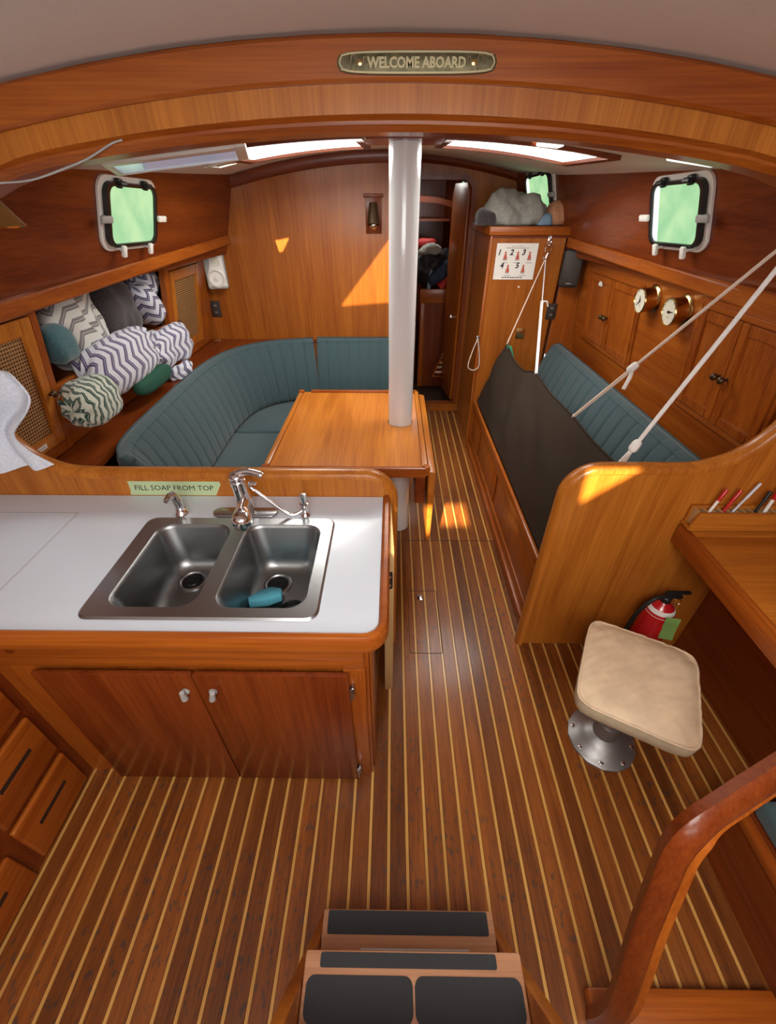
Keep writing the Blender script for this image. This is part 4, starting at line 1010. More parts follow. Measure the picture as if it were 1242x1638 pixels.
for e_, lab in ((e1, 'steel pad eye holding the pinkish cord on the starboard frame'), (e2, 'steel pad eye holding the thick white line on the starboard frame')):
    b = B(); b.tube([e_ + V3((0.014 * math.cos(a), 0, 0.014 * math.sin(a))) for a in [2 * PI * k / 14 for k in range(14)]], 0.004, 6, closed=True); b.box(e_.x + 0.010, e_.x + 0.05, e_.y - 0.012, e_.y + 0.012, e_.z - 0.012, e_.z + 0.012, 0.003)
    tag(b.obj('pad_eye', 'chrome'), lab, 'fitting')
lt = line('lashing_line', T[8], e2, 0.0075, 'rope_white', 'thick white sunlit line rising from the aft end of the lee cloth')
b = B(); kn = T[8].lerp(e2, 0.11); b.lump(kn, (e2 - T[8]), 0.05, 0.015, 0.015, amp=0.005, nu=12, nv=10); b.tube([kn, T[8] + V3((0.012, 0, 0))], 0.006, 6); b.tube([kn, T[8] + V3((-0.012, 0, 0))], 0.006, 6); b.obj('knot', 'rope_white', lt, smooth=60)


# ================================================================ GALLEY
CZ = 0.87
CX0, CX1, CY0, CY1 = -1.75, -0.032, 0.668, 1.277
SX0, SX1, SY0, SY1 = -0.835, -0.192, 0.704, 1.142
t = thing('galley_counter', (-0.6, 0.95, 0.83), 'white laminate galley worktop with wooden edging around the sink', 'worktop')
b = B(); hx0, hx1, hy0, hy1 = SX0 + 0.03, SX1 - 0.03, SY0 + 0.02, SY1 - 0.03
lead = [(CX0, CY0), (CX1 - 0.03, CY0), (CX1 - 0.009, CY0 + 0.009), (CX1, CY0 + 0.03), (CX1, CY1), (CX0, CY1)]
b.holed([(x, y, CZ - 0.03) for x, y in lead], [[(hx0, hy0, CZ - 0.03), (hx1, hy0, CZ - 0.03), (hx1, hy1, CZ - 0.03), (hx0, hy1, CZ - 0.03)]], (0, 0, 0.03))
wt = b.obj('laminate_top', 'laminate', t, smooth=0)
b = B(); b.sweep([(-1.138, CY0 - 0.001, CZ), (-0.6, CY0 - 0.001, CZ), (CX1 - 0.045, CY0 - 0.001, CZ)] + [(CX1 - 0.04 + 0.041 * math.cos(math.radians(a)), CY0 + 0.04 + 0.041 * math.sin(math.radians(a)), CZ) for a in (-75, -60, -45, -30, -15)] + [(CX1 + 0.001, CY0 + 0.05, CZ), (CX1 + 0.001, 1.0, CZ), (CX1 + 0.001, CY1 - 0.002, CZ)],
        [(0.0, -0.05), (-0.022, -0.05), (-0.026, -0.04), (-0.026, 0.0), (-0.020, 0.009), (-0.008, 0.011), (0.0, 0.004)], (0, 0, 1))
b.obj('wood_edging', 'teak_x', t, smooth=40)
# ice-box lid let into the worktop
b = B(); b.holed([(x, y, CZ + 0.0001) for x, y in rrect(-1.62, -1.10, 0.80, 1.17, 0.004)], [[(x, y, CZ + 0.0001) for x, y in rrect(-1.617, -1.103, 0.803, 1.167, 0.003)]], (0, 0, 0.0005)); b.obj('lid_joint', 'grey_plastic', t, smooth=0)

# double sink
t = thing('double_sink', ((SX0 + SX1) / 2, (SY0 + SY1) / 2, CZ - 0.17), 'stainless steel double bowl sink set in the white worktop', 'sink')
bowls = [(-0.778, -0.530, 0.742, 1.102), (-0.484, -0.232, 0.742, 1.102)]
b = B(); zt = CZ + 0.006
b.holed([(x, y, zt) for x, y in rrect(SX0 + 0.006, SX1 - 0.006, SY0 + 0.006, SY1 - 0.006, 0.03)], [[(x, y, zt) for x, y in rrect(*q, 0.05, 8)] for q in bowls], None)
o_ = rrect(SX0 + 0.006, SX1 - 0.006, SY0 + 0.006, SY1 - 0.006, 0.03); i_ = rrect(SX0, SX1, SY0, SY1, 0.034)
b.grid([[V3((x, y, zt)) for x, y in o_ + o_[:1]], [V3((x, y, CZ + 0.0005)) for x, y in i_ + i_[:1]]])
b.obj('rim', 'steel', t, smooth=40)
drains = []
for q, (u, v) in zip(bowls, ((306, 929), (443, 935))):
    b = B(); zb = CZ - 0.165; rows = []
    for ins, z, r in ((0.0, zt, 0.05), (0.004, zt - 0.004, 0.05), (0.007, zt - 0.012, 0.05), (0.022, zb + 0.04, 0.055), (0.03, zb + 0.015, 0.055), (0.045, zb + 0.003, 0.055), (0.065, zb, 0.05)):
        lp = rrect(q[0] + ins, q[1] - ins, q[2] + ins, q[3] - ins, r, 8); rows.append([V3((x, y, z)) for x, y in lp + lp[:1]])
    b.grid(rows); b.bm.faces.new([b.bm.verts.new(p) for p in rows[-1][:-1]])
    bmesh.ops.remove_doubles(b.bm, verts=b.bm.verts[:], dist=1e-5)
    bw = b.obj('bowl', 'basin_steel', t, smooth=60)
    c = PZ(u, v, zb); c.x = min(max(c.x, q[0] + 0.1), q[1] - 0.1); c.y = min(max(c.y, q[2] + 0.11), q[3] - 0.1)
    b = B(); b.lathe([(0.047, 0.0), (0.047, 0.004), (0.041, 0.006), (0.038, 0.003), (0.036, 0.0015)], (c.x, c.y, zb), n=30); b.obj('drain_ring', 'steel', bw, smooth=40)
    b = B(); b.lathe([(0.036, 0.0016), (0.025, 0.0018), (0.022, 0.006), (0.008, 0.007), (0.006, 0.012), (0.002, 0.012)], (c.x, c.y, zb), n=24); b.obj('strainer', 'drain_dark', bw, smooth=40)
    drains.append(c)
c = PZ(470, 972, CZ - 0.16)
b = B(); b.lathe([(0.040, 0), (0.042, 0.01), (0.036, 0.012), (0.03, 0.004), (0.008, 0.004), (0.007, 0.018), (0.002, 0.019)], (-0.310, 0.872, CZ - 0.164), n=26); tag(b.obj('sink_strainer', 'drain_dark', smooth=40), 'loose dark basket strainer lying beside the blue sponge', 'strainer')
c = PZ(425, 952, CZ - 0.15)
m = Matrix.Translation((-0.400, 0.915, CZ - 0.142)) @ Matrix.Rotation(math.radians(20), 4, 'Z') @ Matrix.Rotation(math.radians(-24), 4, 'X')
b = B(); b.poly([(x, y, -0.012) for x, y in [(-0.055, -0.03), (0.0, -0.052), (0.045, -0.04), (0.05, 0.02), (0.02, 0.055), (-0.02, 0.05), (-0.058, 0.012)]], (0, 0, 0.022), bev=0.004, mtx=m)
tag(b.obj('sponge', 'sponge', smooth=50), 'blue cleaning sponge cloth lying in the right-hand sink bowl', 'sponge')

# mixer tap
t = thing('mixer_tap', (-0.505, 1.165, CZ), 'chrome single-lever mixer tap with pull-out spout', 'tap')
fx, fy = -0.505, 1.178
b = B(); b.poly([(fx + x, fy - 0.01 + y, CZ + 0.001) for x, y in rrect(-0.118, 0.108, -0.026, 0.026, 0.0255, 8)], (0, 0, 0.010), bev=0.004); b.obj('deck_plate', 'steel', t, smooth=50)
b = B(); b.tube(smoothpath([(fx, fy, CZ + 0.008), (fx - 0.004, fy + 0.003, CZ + 0.05), (fx - 0.010, fy + 0.006, CZ + 0.10), (fx - 0.012, fy + 0.004, CZ + 0.135)], 5), [0.027] * 8 + [0.026] * 4 + [0.027] * 3 + [0.024], 18); b.obj('body', 'chrome', t, smooth=60)
b = B(); b.lathe([(0.024, 0), (0.026, 0.008), (0.022, 0.02), (0.008, 0.026), (0.002, 0.027)], (fx - 0.012, fy + 0.004, CZ + 0.134), n=20); b.tube(smoothpath([(fx - 0.012, fy + 0.004, CZ + 0.150), (fx + 0.02, fy + 0.006, CZ + 0.163), (fx + 0.055, fy + 0.002, CZ + 0.160), (fx + 0.078, fy - 0.002, CZ + 0.152)], 4), [0.014, 0.015, 0.014, 0.013, 0.012, 0.012, 0.011, 0.011, 0.011, 0.011, 0.012, 0.012, 0.010], 10); b.obj('lever', 'chrome', t, smooth=60)
b = B(); b.tube(smoothpath([(fx, fy - 0.005, CZ + 0.045), (fx + 0.012, fy - 0.045, CZ + 0.068), (fx + 0.026, fy - 0.10, CZ + 0.085), (fx + 0.038, fy - 0.145, CZ + 0.084)], 5), [0.017] * 10 + [0.019, 0.022, 0.025, 0.027, 0.029, 0.030], 18); b.obj('spout', 'chrome', t, smooth=60)
b = B(); b.lathe([(0.030, -0.002), (0.031, 0.010), (0.028, 0.024), (0.022, 0.034), (0.010, 0.038), (0.002, 0.0385)], (fx + 0.038, fy - 0.145, CZ + 0.084), (0.2, -0.93, -0.1), n=22); b.obj('spray_head', 'chrome', t, smooth=60)
# soap pump
t = thing('soap_pump', (-0.733, 1.165, CZ), 'short chrome soap dispenser pump below the green tape', 'dispenser')
b = B(); b.lathe([(0.024, 0.001), (0.025, 0.008), (0.018, 0.014), (0.016, 0.022)], (-0.733, 1.165, CZ), n=20); b.obj('base', 'chrome', t, smooth=60)
b = B(); b.tube([(-0.733, 1.165, CZ + 0.02), (-0.737, 1.168, CZ + 0.055), (-0.742, 1.166, CZ + 0.080)], [0.013, 0.015, 0.014], 14); b.tube([(-0.742, 1.172, CZ + 0.078), (-0.748, 1.150, CZ + 0.082), (-0.752, 1.128, CZ + 0.078)], [0.014, 0.013, 0.008], 12); b.obj('pump_head', 'chrome', t, smooth=60)
# drinking-water tap
t = thing('filter_tap', (-0.300, 1.163, CZ), 'slim chrome drinking-water tap with thin bent spout', 'tap')
b = B(); b.lathe([(0.019, 0.001), (0.019, 0.006), (0.012, 0.012), (0.012, 0.03), (0.014, 0.034), (0.014, 0.05), (0.006, 0.055)], (-0.300, 1.163, CZ), n=18); b.obj('base', 'chrome', t, smooth=50)
b = B(); b.tube([(-0.300, 1.163, CZ + 0.052), (-0.302, 1.168, CZ + 0.085)], [0.009, 0.013], 8); b.box(-0.313, -0.289, 1.164, 1.172, CZ + 0.075, CZ + 0.088, 0.003); b.obj('lever', 'chrome', t, smooth=50)
b = B(); b.tube(smoothpath([(-0.308, 1.160, CZ + 0.022), (-0.332, 1.150, CZ + 0.014), (-0.355, 1.147, CZ + 0.018), (-0.40, 1.152, CZ + 0.055), (-0.462, 1.158, CZ + 0.112), (-0.470, 1.158, CZ + 0.128), (-0.462, 1.152, CZ + 0.140), (-0.444, 1.146, CZ + 0.140)], 5), 0.0055, 10); b.obj('spout', 'chrome', t, smooth=60)

# tape with its handwritten note
p = PY(208, 788, YD - 0.001); q = PY(352, 772, YD - 0.001)
tz0, tz1 = 0.872, PY(280, 770, YD).z
m = basis((0, YD - 0.0003, 0), V3((1, 0, 0)), V3((0, 0, 1)), V3((0, -1, 0)))
t = thing('masking_tape', ((p.x + q.x) / 2, YD, tz0), 'strip of pale green tape with handwriting on the partition above the sink', 'tape')
b = B(); x0, x1 = p.x, q.x
b.poly([(x0, tz0, 0), (x1 - 0.028, tz0, 0), (x1 - 0.02, tz0 + 0.012, 0), (x1, tz1 - 0.012, 0), (x1 - 0.003, tz1, 0), (x0 + 0.008, tz1, 0), (x0 + 0.006, tz0 + 0.02, 0)], (0, 0, 0.0006), mtx=m); tp = b.obj('tape_strip', 'tape', t, smooth=0)
b = B(); text(b, 'FILL SOAP FROM TOP', 0.031, m @ Matrix.Translation(((x0 + x1) / 2 - 0.004, (tz0 + tz1) / 2 + 0.001, 0.0007)), ext=0.0002, font_shear=0.12, spacing=0.98); b.obj('handwriting', 'ink', tp, smooth=0)

# sink cabinet
FY = 0.690
t = thing('sink_cabinet', (-0.6, 1.0, 0), 'varnished wooden base cabinet with two doors under the sink', 'cabinet')
b = B(); b.box(-1.30, -0.085, FY + 0.001, FY + 0.02, 0.0, 0.838); b.box(-0.085, -0.062, FY + 0.001, 1.278, 0.0, 0.82); b.obj('carcass', 'teak_z', t, smooth=0)
b = B(); b.box(-1.14, -0.075, FY - 0.014, FY, 0.735, 0.825, 0.003); b.obj('front_rail', 'teak_x', t)
b = B(); b.box(-1.14, -0.075, FY - 0.006, FY, 0.69, 0.735, 0.002); b.obj('lower_rail', 'teak_x', t)
b = B(); b.box(-0.135, -0.072, FY - 0.012, FY + 0.0, 0.0, 0.69, 0.004); b.obj('corner_stile', 'teak_z', t)
b = B(); b.box(-0.0615, -0.056, FY + 0.02, 0.95, 0.0, 0.80, 0.002); b.obj('end_panel', 'teak_z', t)
zd = PY(300, 1076, FY - 0.03).z; xm = PY(303, 1078, FY - 0.03).x; xr = PY(567, 1078, FY - 0.03).x; xl = PY(48, 1080, FY - 0.03).x
xr = min(xr, -0.118); zd = min(zd, 0.688)
for k, (a, c) in enumerate(((max(xl, -1.13), xm - 0.002), (xm + 0.002, xr))):
    b = B(); b.box(a, c, FY - 0.030, FY - 0.013, 0.012, zd, 0.005); d = b.obj('door', 'mahogany_z', t)
    kx = xm + (-0.035 if k == 0 else 0.045); kz = PY(300, 1108, FY - 0.035).z
    b = B(); b.lathe([(0.012, 0), (0.012, 0.004), (0.006, 0.008), (0.006, 0.018)], (kx, FY - 0.030, kz), (0, -1, 0), n=14); b.tube([(kx, FY - 0.046, kz - 0.014), (kx + (0.003 if k == 0 else 0.010), FY - 0.05, kz + 0.024)], [0.010, 0.007], 10); b.obj('turn_latch', 'grey_plastic', d, smooth=50)
    if k == 1:
        for hz in (0.60, 0.08):
            b = B(); b.box(c + 0.003, c + 0.014, FY - 0.030, FY - 0.0125, hz - 0.025, hz + 0.025, 0.003); b.tube([(c + 0.004, FY - 0.033, hz - 0.025), (c + 0.004, FY - 0.033, hz + 0.025)], 0.005, 8); b.obj('hinge', 'steel', d, smooth=50)
b = B(); c = PY(66, 1041, FY - 0.015); b.box(-1.08, -1.03, FY - 0.0155, FY - 0.0135, 0.785, 0.795); b.obj('pull_slot', 'groove', t, smooth=0)
b = B(); b.lathe([(0.010, 0), (0.010, 0.004), (0.004, 0.006)], (-1.03, FY - 0.0145, 0.775), (0, -1, 0), n=12); b.obj('catch_button', 'brass', t, smooth=50)
# end door left ajar, pale edge with slam latch
t = thing('end_door', (-0.02, 1.12, 0.07), 'pale-edged wooden locker door standing ajar at the end of the counter', 'door')
m = Matrix.Translation((-0.004, 1.255, 0)) @ Matrix.Rotation(math.radians(2.5), 4, 'Z')
b = B(); b.box(-0.032, 0.002, -0.27, 0.0, 0.075, 0.862, 0.003, mtx=m); b.obj('leaf', 'pale_ply', t)
b = B(); b.poly([(x, -0.2701, z) for x, z in rrect(-0.024, -0.003, 0.695, 0.775, 0.008)], (0, -0.002, 0), mtx=m); lt = b.obj('slam_latch', 'black_plastic', t)
for z in (0.715, 0.755):
    b = B(); b.lathe([(0.006, 0), (0.006, 0.003), (0.002, 0.004)], (-0.0135, -0.2721, z), (0, -1, 0), n=10, mtx=m); b.obj('screw', 'chrome', lt)

# drawer stack on the port side of the galley
DX = -1.142
t = thing('drawer_stack', (-1.4, 0.1, 0), 'varnished wooden drawer stack on the port side of the galley', 'drawers')
b = B(); b.box(-1.74, DX, -0.9, 0.6895, 0.0, 0.838); b.obj('carcass', 'mahogany_z', t, smooth=0)
b = B(); b.box(-1.74, DX + 0.005, -0.9, 0.665, 0.839, 0.869, 0.004); b.obj('worktop', 'laminate', t)
for y0, y1, zs in ((0.415, 0.652, ((0.030, 0.232), (0.262, 0.470), (0.500, 0.640), (0.668, 0.815))), (0.12, 0.375, ((0.02, 0.20), (0.235, 0.470), (0.500, 0.640), (0.668, 0.815)))):
    for z0, z1 in zs:
        b = B(); b.box(DX + 0.001, DX + 0.020, y0, y1, z0, z1, 0.008, 3); d = b.obj('drawer', 'teak_y', t)
        ym, zm = (y0 + y1) / 2, (z0 + z1) / 2 + 0.012
        b = B(); b.box(DX + 0.0195, DX + 0.0206, ym - 0.062, ym + 0.062, zm - 0.009, zm + 0.009, 0.0004); b.obj('finger_slot', 'groove', d, smooth=0)

# towel over the partition
rows = []; uvs = []
for i in range(25):
    f = i / 24; r = []
    for j in range(25):
        s = j / 24
        x = lerp(-1.60, -1.135 + (0.045 * math.sin(f * 7.0) - 0.05 * f), s); z = lerp(1.34, 1.00 + 0.06 * abs(s - 0.55), f)
        y = YD - 0.045 - 0.026 * math.sin(s * 19 + f * 3) - 0.010 * noise.noise(V3((s * 6, f * 6, 1)))
        r.append(V3((x, y, z)))
    rows.append(r)
b = B(); b.grid(rows, thick=0.006); tag(b.obj('hanging_towel', 'towel', smooth=70), 'pale blue-white towel hanging on the port partition', 'towel')


# ================================================================ NAV STATION
CT = 0.757
t = thing('chart_table', (1.4, 0.85, 0.69), 'varnished wooden chart table against the nav partition', 'table')
b = B(); b.box(1.122, 1.76, 0.30, 1.274, CT - 0.078, CT - 0.012, 0.0); b.obj('desk_box', 'teak_y', t, smooth=0)
b = B(); b.box(1.100, 1.1215, 0.30, 1.272, CT - 0.082, CT + 0.002, 0.005); b.obj('front_edge', 'teak_y', t)
b = B(); b.box(1.123, 1.76, 0.30, 1.195, CT - 0.011, CT, 0.003); b.obj('lid', 'honey_x', t)
b = B(); b.box(1.123, 1.76, 1.198, 1.274, CT - 0.011, CT + 0.001, 0.003); b.obj('fixed_strip', 'honey_x', t)
# pen rack
t = thing('pen_rack', (1.33, 1.22, CT), 'long slotted wooden pen rack standing at the back of the chart table', 'rack')
b = B(); b.poly([(1.104, 1.222, CT + 0.018), (1.72, 1.222, CT + 0.018), (1.72, 1.222, CT + 0.085), (1.118, 1.222, CT + 0.085)], (0, 0.012, 0), bev=0.002); b.obj('front_board', 'honey_x', t)
b = B(); b.box(1.112, 1.72, 1.266, 1.277, CT + 0.018, CT + 0.09, 0.002); b.obj('back_board', 'honey_x', t)
b = B(); b.box(1.104, 1.72, 1.222, 1.277, CT + 0.006, CT + 0.0175, 0.002); b.obj('base_board', 'honey_x', t)
src = None
for k in range(22):
    x = 1.122 + k * 0.0275
    if src is None:
        b = B(); b.box(x - 0.004, x + 0.004, 1.2345, 1.2655, CT + 0.02, CT + 0.0845, 0.0); src = b.obj('divider', 'pale_ply', t, smooth=0); sx0 = x
    else: share(src, 'divider', (x - sx0, 0, 0), t)
pens = [(1138, 815, 1164, 783, 'red_paint', 'white_plastic', 0.0065, 'red-capped white marker with upright cap in the pen rack'),
        (1160, 815, 1187, 784, 'red_paint', 'red_paint', 0.0065, 'all-red pen in the pen rack'),
        (1176, 815, 1218, 773, 'diffuser', 'diffuser', 0.0048, 'slim clear grey pen in the pen rack'),
        (1212, 815, 1234, 786, 'black_plastic', 'black_plastic', 0.0065, 'dark pen leaning beside the slim clear pen'),
        (1226, 815, 1252, 778, 'red_paint', 'white_plastic', 0.0075, 'thick white marker with red cap next to the dark pen')]
for u0, v0, u1, v1, m1, m2, r, lab in pens:
    a = PY(u0, v0, 1.248); c = PY(u1, v1, 1.256); d = (c - a); a0 = a - d * 0.45
    k = (CT + 0.02 - a0.z) / (c.z - a0.z) if a0.z < CT + 0.02 else 0
    a0 = a0.lerp(c, max(0, k))
    t = thing('pen', a0, lab, 'pen')
    mid = a0.lerp(c, 0.62)
    b = B(); b.tube([a0, mid], [r * 0.8, r * 0.85], 10); b.obj('barrel', m2, t, smooth=50)
    b = B(); b.tube([mid, c - d * 0.06, c], [r, r, r * 0.8], 12); b.obj('cap', m1, t, smooth=50)
# kneehole panel outboard of the stool
b = B(); b.box(1.39, 1.42, 0.33, 1.277, 0.0, CT - 0.08); struct(b.obj('wall_kneehole', 'mahogany_y', smooth=0))

# nav stool
SCX, SCY = 0.822, 0.795
t = thing('nav_stool', (SCX, SCY, 0), 'beige vinyl swivel stool on a grey metal pedestal', 'stool')
b = B(); b.lathe([(0.128, 0.001), (0.128, 0.010), (0.120, 0.015), (0.100, 0.022), (0.082, 0.042), (0.058, 0.056), (0.046, 0.062), (0.042, 0.13)], (SCX + 0.03, SCY + 0.03, 0), n=14); fl_ = b.obj('pedestal_base', 'cast_alloy', t, smooth=30)
for k in range(8):
    a = 2 * PI * (k + 0.5) / 8
    b = B(); b.lathe([(0.008, 0.0), (0.008, 0.004), (0.003, 0.007)], (SCX + 0.03 + 0.109 * math.cos(a), SCY + 0.03 + 0.109 * math.sin(a), 0.0175), n=10); b.obj('bolt', 'chrome', fl_)
b = B(); b.lathe([(0.036, 0.12), (0.036, 0.40), (0.060, 0.405), (0.060, 0.425)], (SCX + 0.03, SCY + 0.03, 0), n=24); b.obj('post', 'cast_alloy', t, smooth=50)
m = Matrix.Translation((SCX, SCY, 0)) @ Matrix.Rotation(math.radians(-28), 4, 'Z')
b = B(); q = bmesh.new()
NN = 36
def seat_surf(i, j, top):
    x = -1 + 2 * i / NN; y = -1 + 2 * j / NN
    ed = max(abs(x), abs(y)); rr = (abs(x) ** 8 + abs(y) ** 8) ** (1 / 8)
    k = ed / rr if rr > 1e-6 else 1
    px, py = x * k * 0.172, y * k * 0.186
    edge = min(1, rr)
    h = 0.484 + 0.024 * (1 - edge ** 5) + 0.004 * noise.noise(V3(((px + py) * 9, (py - px) * 45, 2))) if top else 0.432
    return V3((px, py, h))
rows = [[seat_surf(i, j, True) for j in range(NN + 1)] for i in range(NN + 1)]
b.grid([[m @ p for p in r] for r in rows]); ob = b.obj('seat_top', 'vinyl', t, smooth=70)
edge = [seat_surf(i, 0, 1) for i in range(NN)] + [seat_surf(NN, j, 1) for j in range(NN)] + [seat_surf(NN - i, NN, 1) for i in range(NN)] + [seat_surf(0, NN - j, 1) for j in range(NN)]
b = B(); lp = edge + edge[:1]
rows = [[m @ p for p in lp], [m @ V3((p.x * 1.012, p.y * 1.012, 0.468)) for p in lp], [m @ V3((p.x * 1.005, p.y * 1.005, 0.440)) for p in lp], [m @ V3((p.x * 0.95, p.y * 0.95, 0.420)) for p in lp]]
b.grid(rows); b.bm.faces.new([b.bm.verts.new(p) for p in rows[-1][:-1]]); b.obj('seat_side', 'vinyl_side', t, smooth=60)
b = B(); b.tube([m @ (p + V3((0, 0, 0.001))) for p in edge], 0.0045, 6, closed=True); b.obj('seat_piping', 'vinyl', t, smooth=60)

# fire extinguisher on the partition
ex, ey = 1.145, 1.195
t = thing('fire_extinguisher', (ex, ey, 0.06), 'small red fire extinguisher with a green tag behind the stool', 'fire extinguisher')
b = B(); b.lathe([(0.052, 0.06), (0.060, 0.066), (0.062, 0.08), (0.062, 0.33), (0.057, 0.36), (0.042, 0.388), (0.024, 0.402), (0.018, 0.41)], (ex, ey, 0), n=30); b.obj('cylinder', 'red_paint', t, smooth=50)
b = B(); b.lathe([(0.0585, 0.352), (0.048, 0.381), (0.046, 0.383), (0.0565, 0.353)], (ex, ey, 0.0012), n=30); b.obj('neck_label', 'paper', t, smooth=50)
b = B(); b.lathe([(0.019, 0.408), (0.020, 0.43), (0.014, 0.436)], (ex, ey, 0), n=18); b.box(ex - 0.012, ex + 0.06, ey - 0.01, ey + 0.01, 0.432, 0.442, 0.003); b.box(ex - 0.012, ex + 0.085, ey - 0.009, ey + 0.009, 0.455, 0.464, 0.003); b.box(ex - 0.014, ex + 0.008, ey - 0.009, ey + 0.009, 0.432, 0.463, 0.003); b.obj('valve_handle', 'black_plastic', t)
b = B(); b.tube([(ex + 0.03 + 0.016 * math.cos(a), ey - 0.022, 0.43 + 0.016 * math.sin(a)) for a in [2 * PI * k / 16 for k in range(16)]], 0.0018, 6, closed=True); b.obj('safety_ring', 'chrome', t, smooth=60)
b = B(); b.tube(smoothpath([(ex - 0.014, ey, 0.435), (ex - 0.06, ey - 0.01, 0.43), (ex - 0.095, ey - 0.01, 0.36), (ex - 0.10, ey, 0.25), (ex - 0.10, ey, 0.17)], 5), 0.009, 8); b.obj('hose', 'rubber', t, smooth=60)
m = basis((ex + 0.014, ey - 0.070, 0.335), V3((0.9, -0.3, 0.1)).normalized(), V3((-0.1, 0.05, 1)).normalized(), V3((-0.3, -0.95, 0.0)).normalized())
b = B(); b.grid([[m @ V3((x, y, 0.004 * math.sin(y * 40))) for x in (-0.026, 0.0, 0.026)] for y in [0.05 - 0.012 * k for k in range(12)]], thick=0.0008); tgx = b.obj('service_tag', 'green_tag', t, smooth=60)
b = B()
for k in range(5): b.box(-0.018, 0.016 - 0.004 * (k % 2), -0.055 + k * 0.018, -0.050 + k * 0.018, -0.0095, -0.0065, mtx=m)
b.obj('tag_print', 'ink_grey', tgx, smooth=0)

# ================================================================ COMPANIONWAY: ladder, seat frame
LX = 0.05
t = thing('companionway_ladder', (LX, 0.1, 0), 'wooden companionway ladder with black non-slip tread pads', 'ladder')
def ry(z): return 0.285 - 0.39 * z
for sx in (-0.236, 0.236):
    b = B(); b.poly([(LX + sx - 0.013, ry(0) + 0.02, 0.0), (LX + sx - 0.013, ry(0) - 0.09, 0.0), (LX + sx - 0.013, ry(1.1) - 0.09, 1.1), (LX + sx - 0.013, ry(1.1) + 0.02, 1.1)], (0.026, 0, 0), bev=0.005); b.obj('side_rail', 'honey_z', t)
treads = ((0.25, 0.262, 0.10), (0.50, 0.156, -0.03), (0.75, 0.018, -0.15), (1.0, -0.09, -0.25))
for k, (z, y1, y0) in enumerate(treads):
    b = B(); b.box(LX - 0.222, LX + 0.222, y0, y1, z - 0.028, z, 0.005); tr = b.obj('tread', 'weathered_x', t)
    if k == 0:
        b = B(); b.poly([(x, y, z) for x, y in rrect(LX - 0.208, LX + 0.205, 0.214, 0.259, 0.005)], (0, 0, 0.002)); b.obj('tread_pad', 'tread_pad', tr)
        b = B(); b.box(LX - 0.12, LX + 0.15, 0.183, 0.190, z, z + 0.0015); b.obj('metal_strip', 'grey_plastic', tr)
    else:
        b = B(); b.poly([(x, y, z) for x, y in rrect(LX - 0.19, LX + 0.17, y1 - 0.026, y1 - 0.004, 0.004)], (0, 0, 0.002)); b.obj('tread_pad', 'tread_pad', tr)
        for xa, xb in ((LX - 0.214, LX - 0.002), (LX + 0.002, LX + 0.214)):
            b = B(); b.poly([(x, y, z) for x, y in rrect(xa, xb, y1 - 0.10, y1 - 0.036, 0.016)], (0, 0, 0.002)); b.obj('tread_pad', 'tread_pad', tr)

# rounded wooden frame standing between the ladder and the quarter berth
A = [PX(1242, 1238, 0.76), PX(1180, 1278, 0.67), PX(1118, 1322, 0.585), PX(1082, 1362, 0.555), PX(1058, 1418, 0.55), PX(1030, 1490, 0.55), PX(988, 1612, 0.55)]
A = [A[0].lerp(A[1], -2.0)] + A; A.append(V3((A[-1].x, A[-1].y - 0.01, 0.0)) if A[-1].z > 0.02 else A[-1])
path = smoothpath(A, 5)
t = thing('berth_frame', (A[-1].x, A[-1].y, 0), 'rounded wooden bulkhead frame between the ladder and the quarter berth', 'frame')
b = B(); b.sweep(path, [(-0.024, -0.018), (0.018, -0.018), (0.024, -0.011), (0.026, 0.0), (0.023, 0.010), (0.016, 0.015), (-0.018, 0.015), (-0.024, 0.010)], V3((-0.35, -0.85, 0.4))); b.obj('curved_rail', 'mahogany_z', t, smooth=50)
b = B(); b.sweep(path, [(0.027, -0.020), (0.046, -0.020), (0.046, -0.006), (0.027, -0.006)], V3((-0.35, -0.85, 0.4))); b.obj('inner_lip', 'teak_z', t, smooth=40)
dz = PX(1000, 1600, 0.57)
b = B(); b.box(0.535, 1.035, 0.055, 0.150, 0.0, 0.045, 0.008); b.obj('sill', 'teak_x', t)
# quarter berth
t = thing('quarter_berth', (1.4, 0.1, 0), 'low wooden quarter berth box with a teal cushion', 'berth')
b = B(); b.box(1.055, 1.765, -0.9, 0.52, 0.0, 0.255); b.obj('front_board', 'mahogany_y', t, smooth=0)
b = B(); b.box(1.04, 1.065, -0.9, 0.53, 0.256, 0.295, 0.006); b.obj('berth_rail', 'teak_y', t)
b = B(); b.box(1.10, 1.76, -0.85, 0.50, 0.256, 0.33, 0.02, 3); b.obj('berth_cushion', 'upholstery', t, smooth=50)

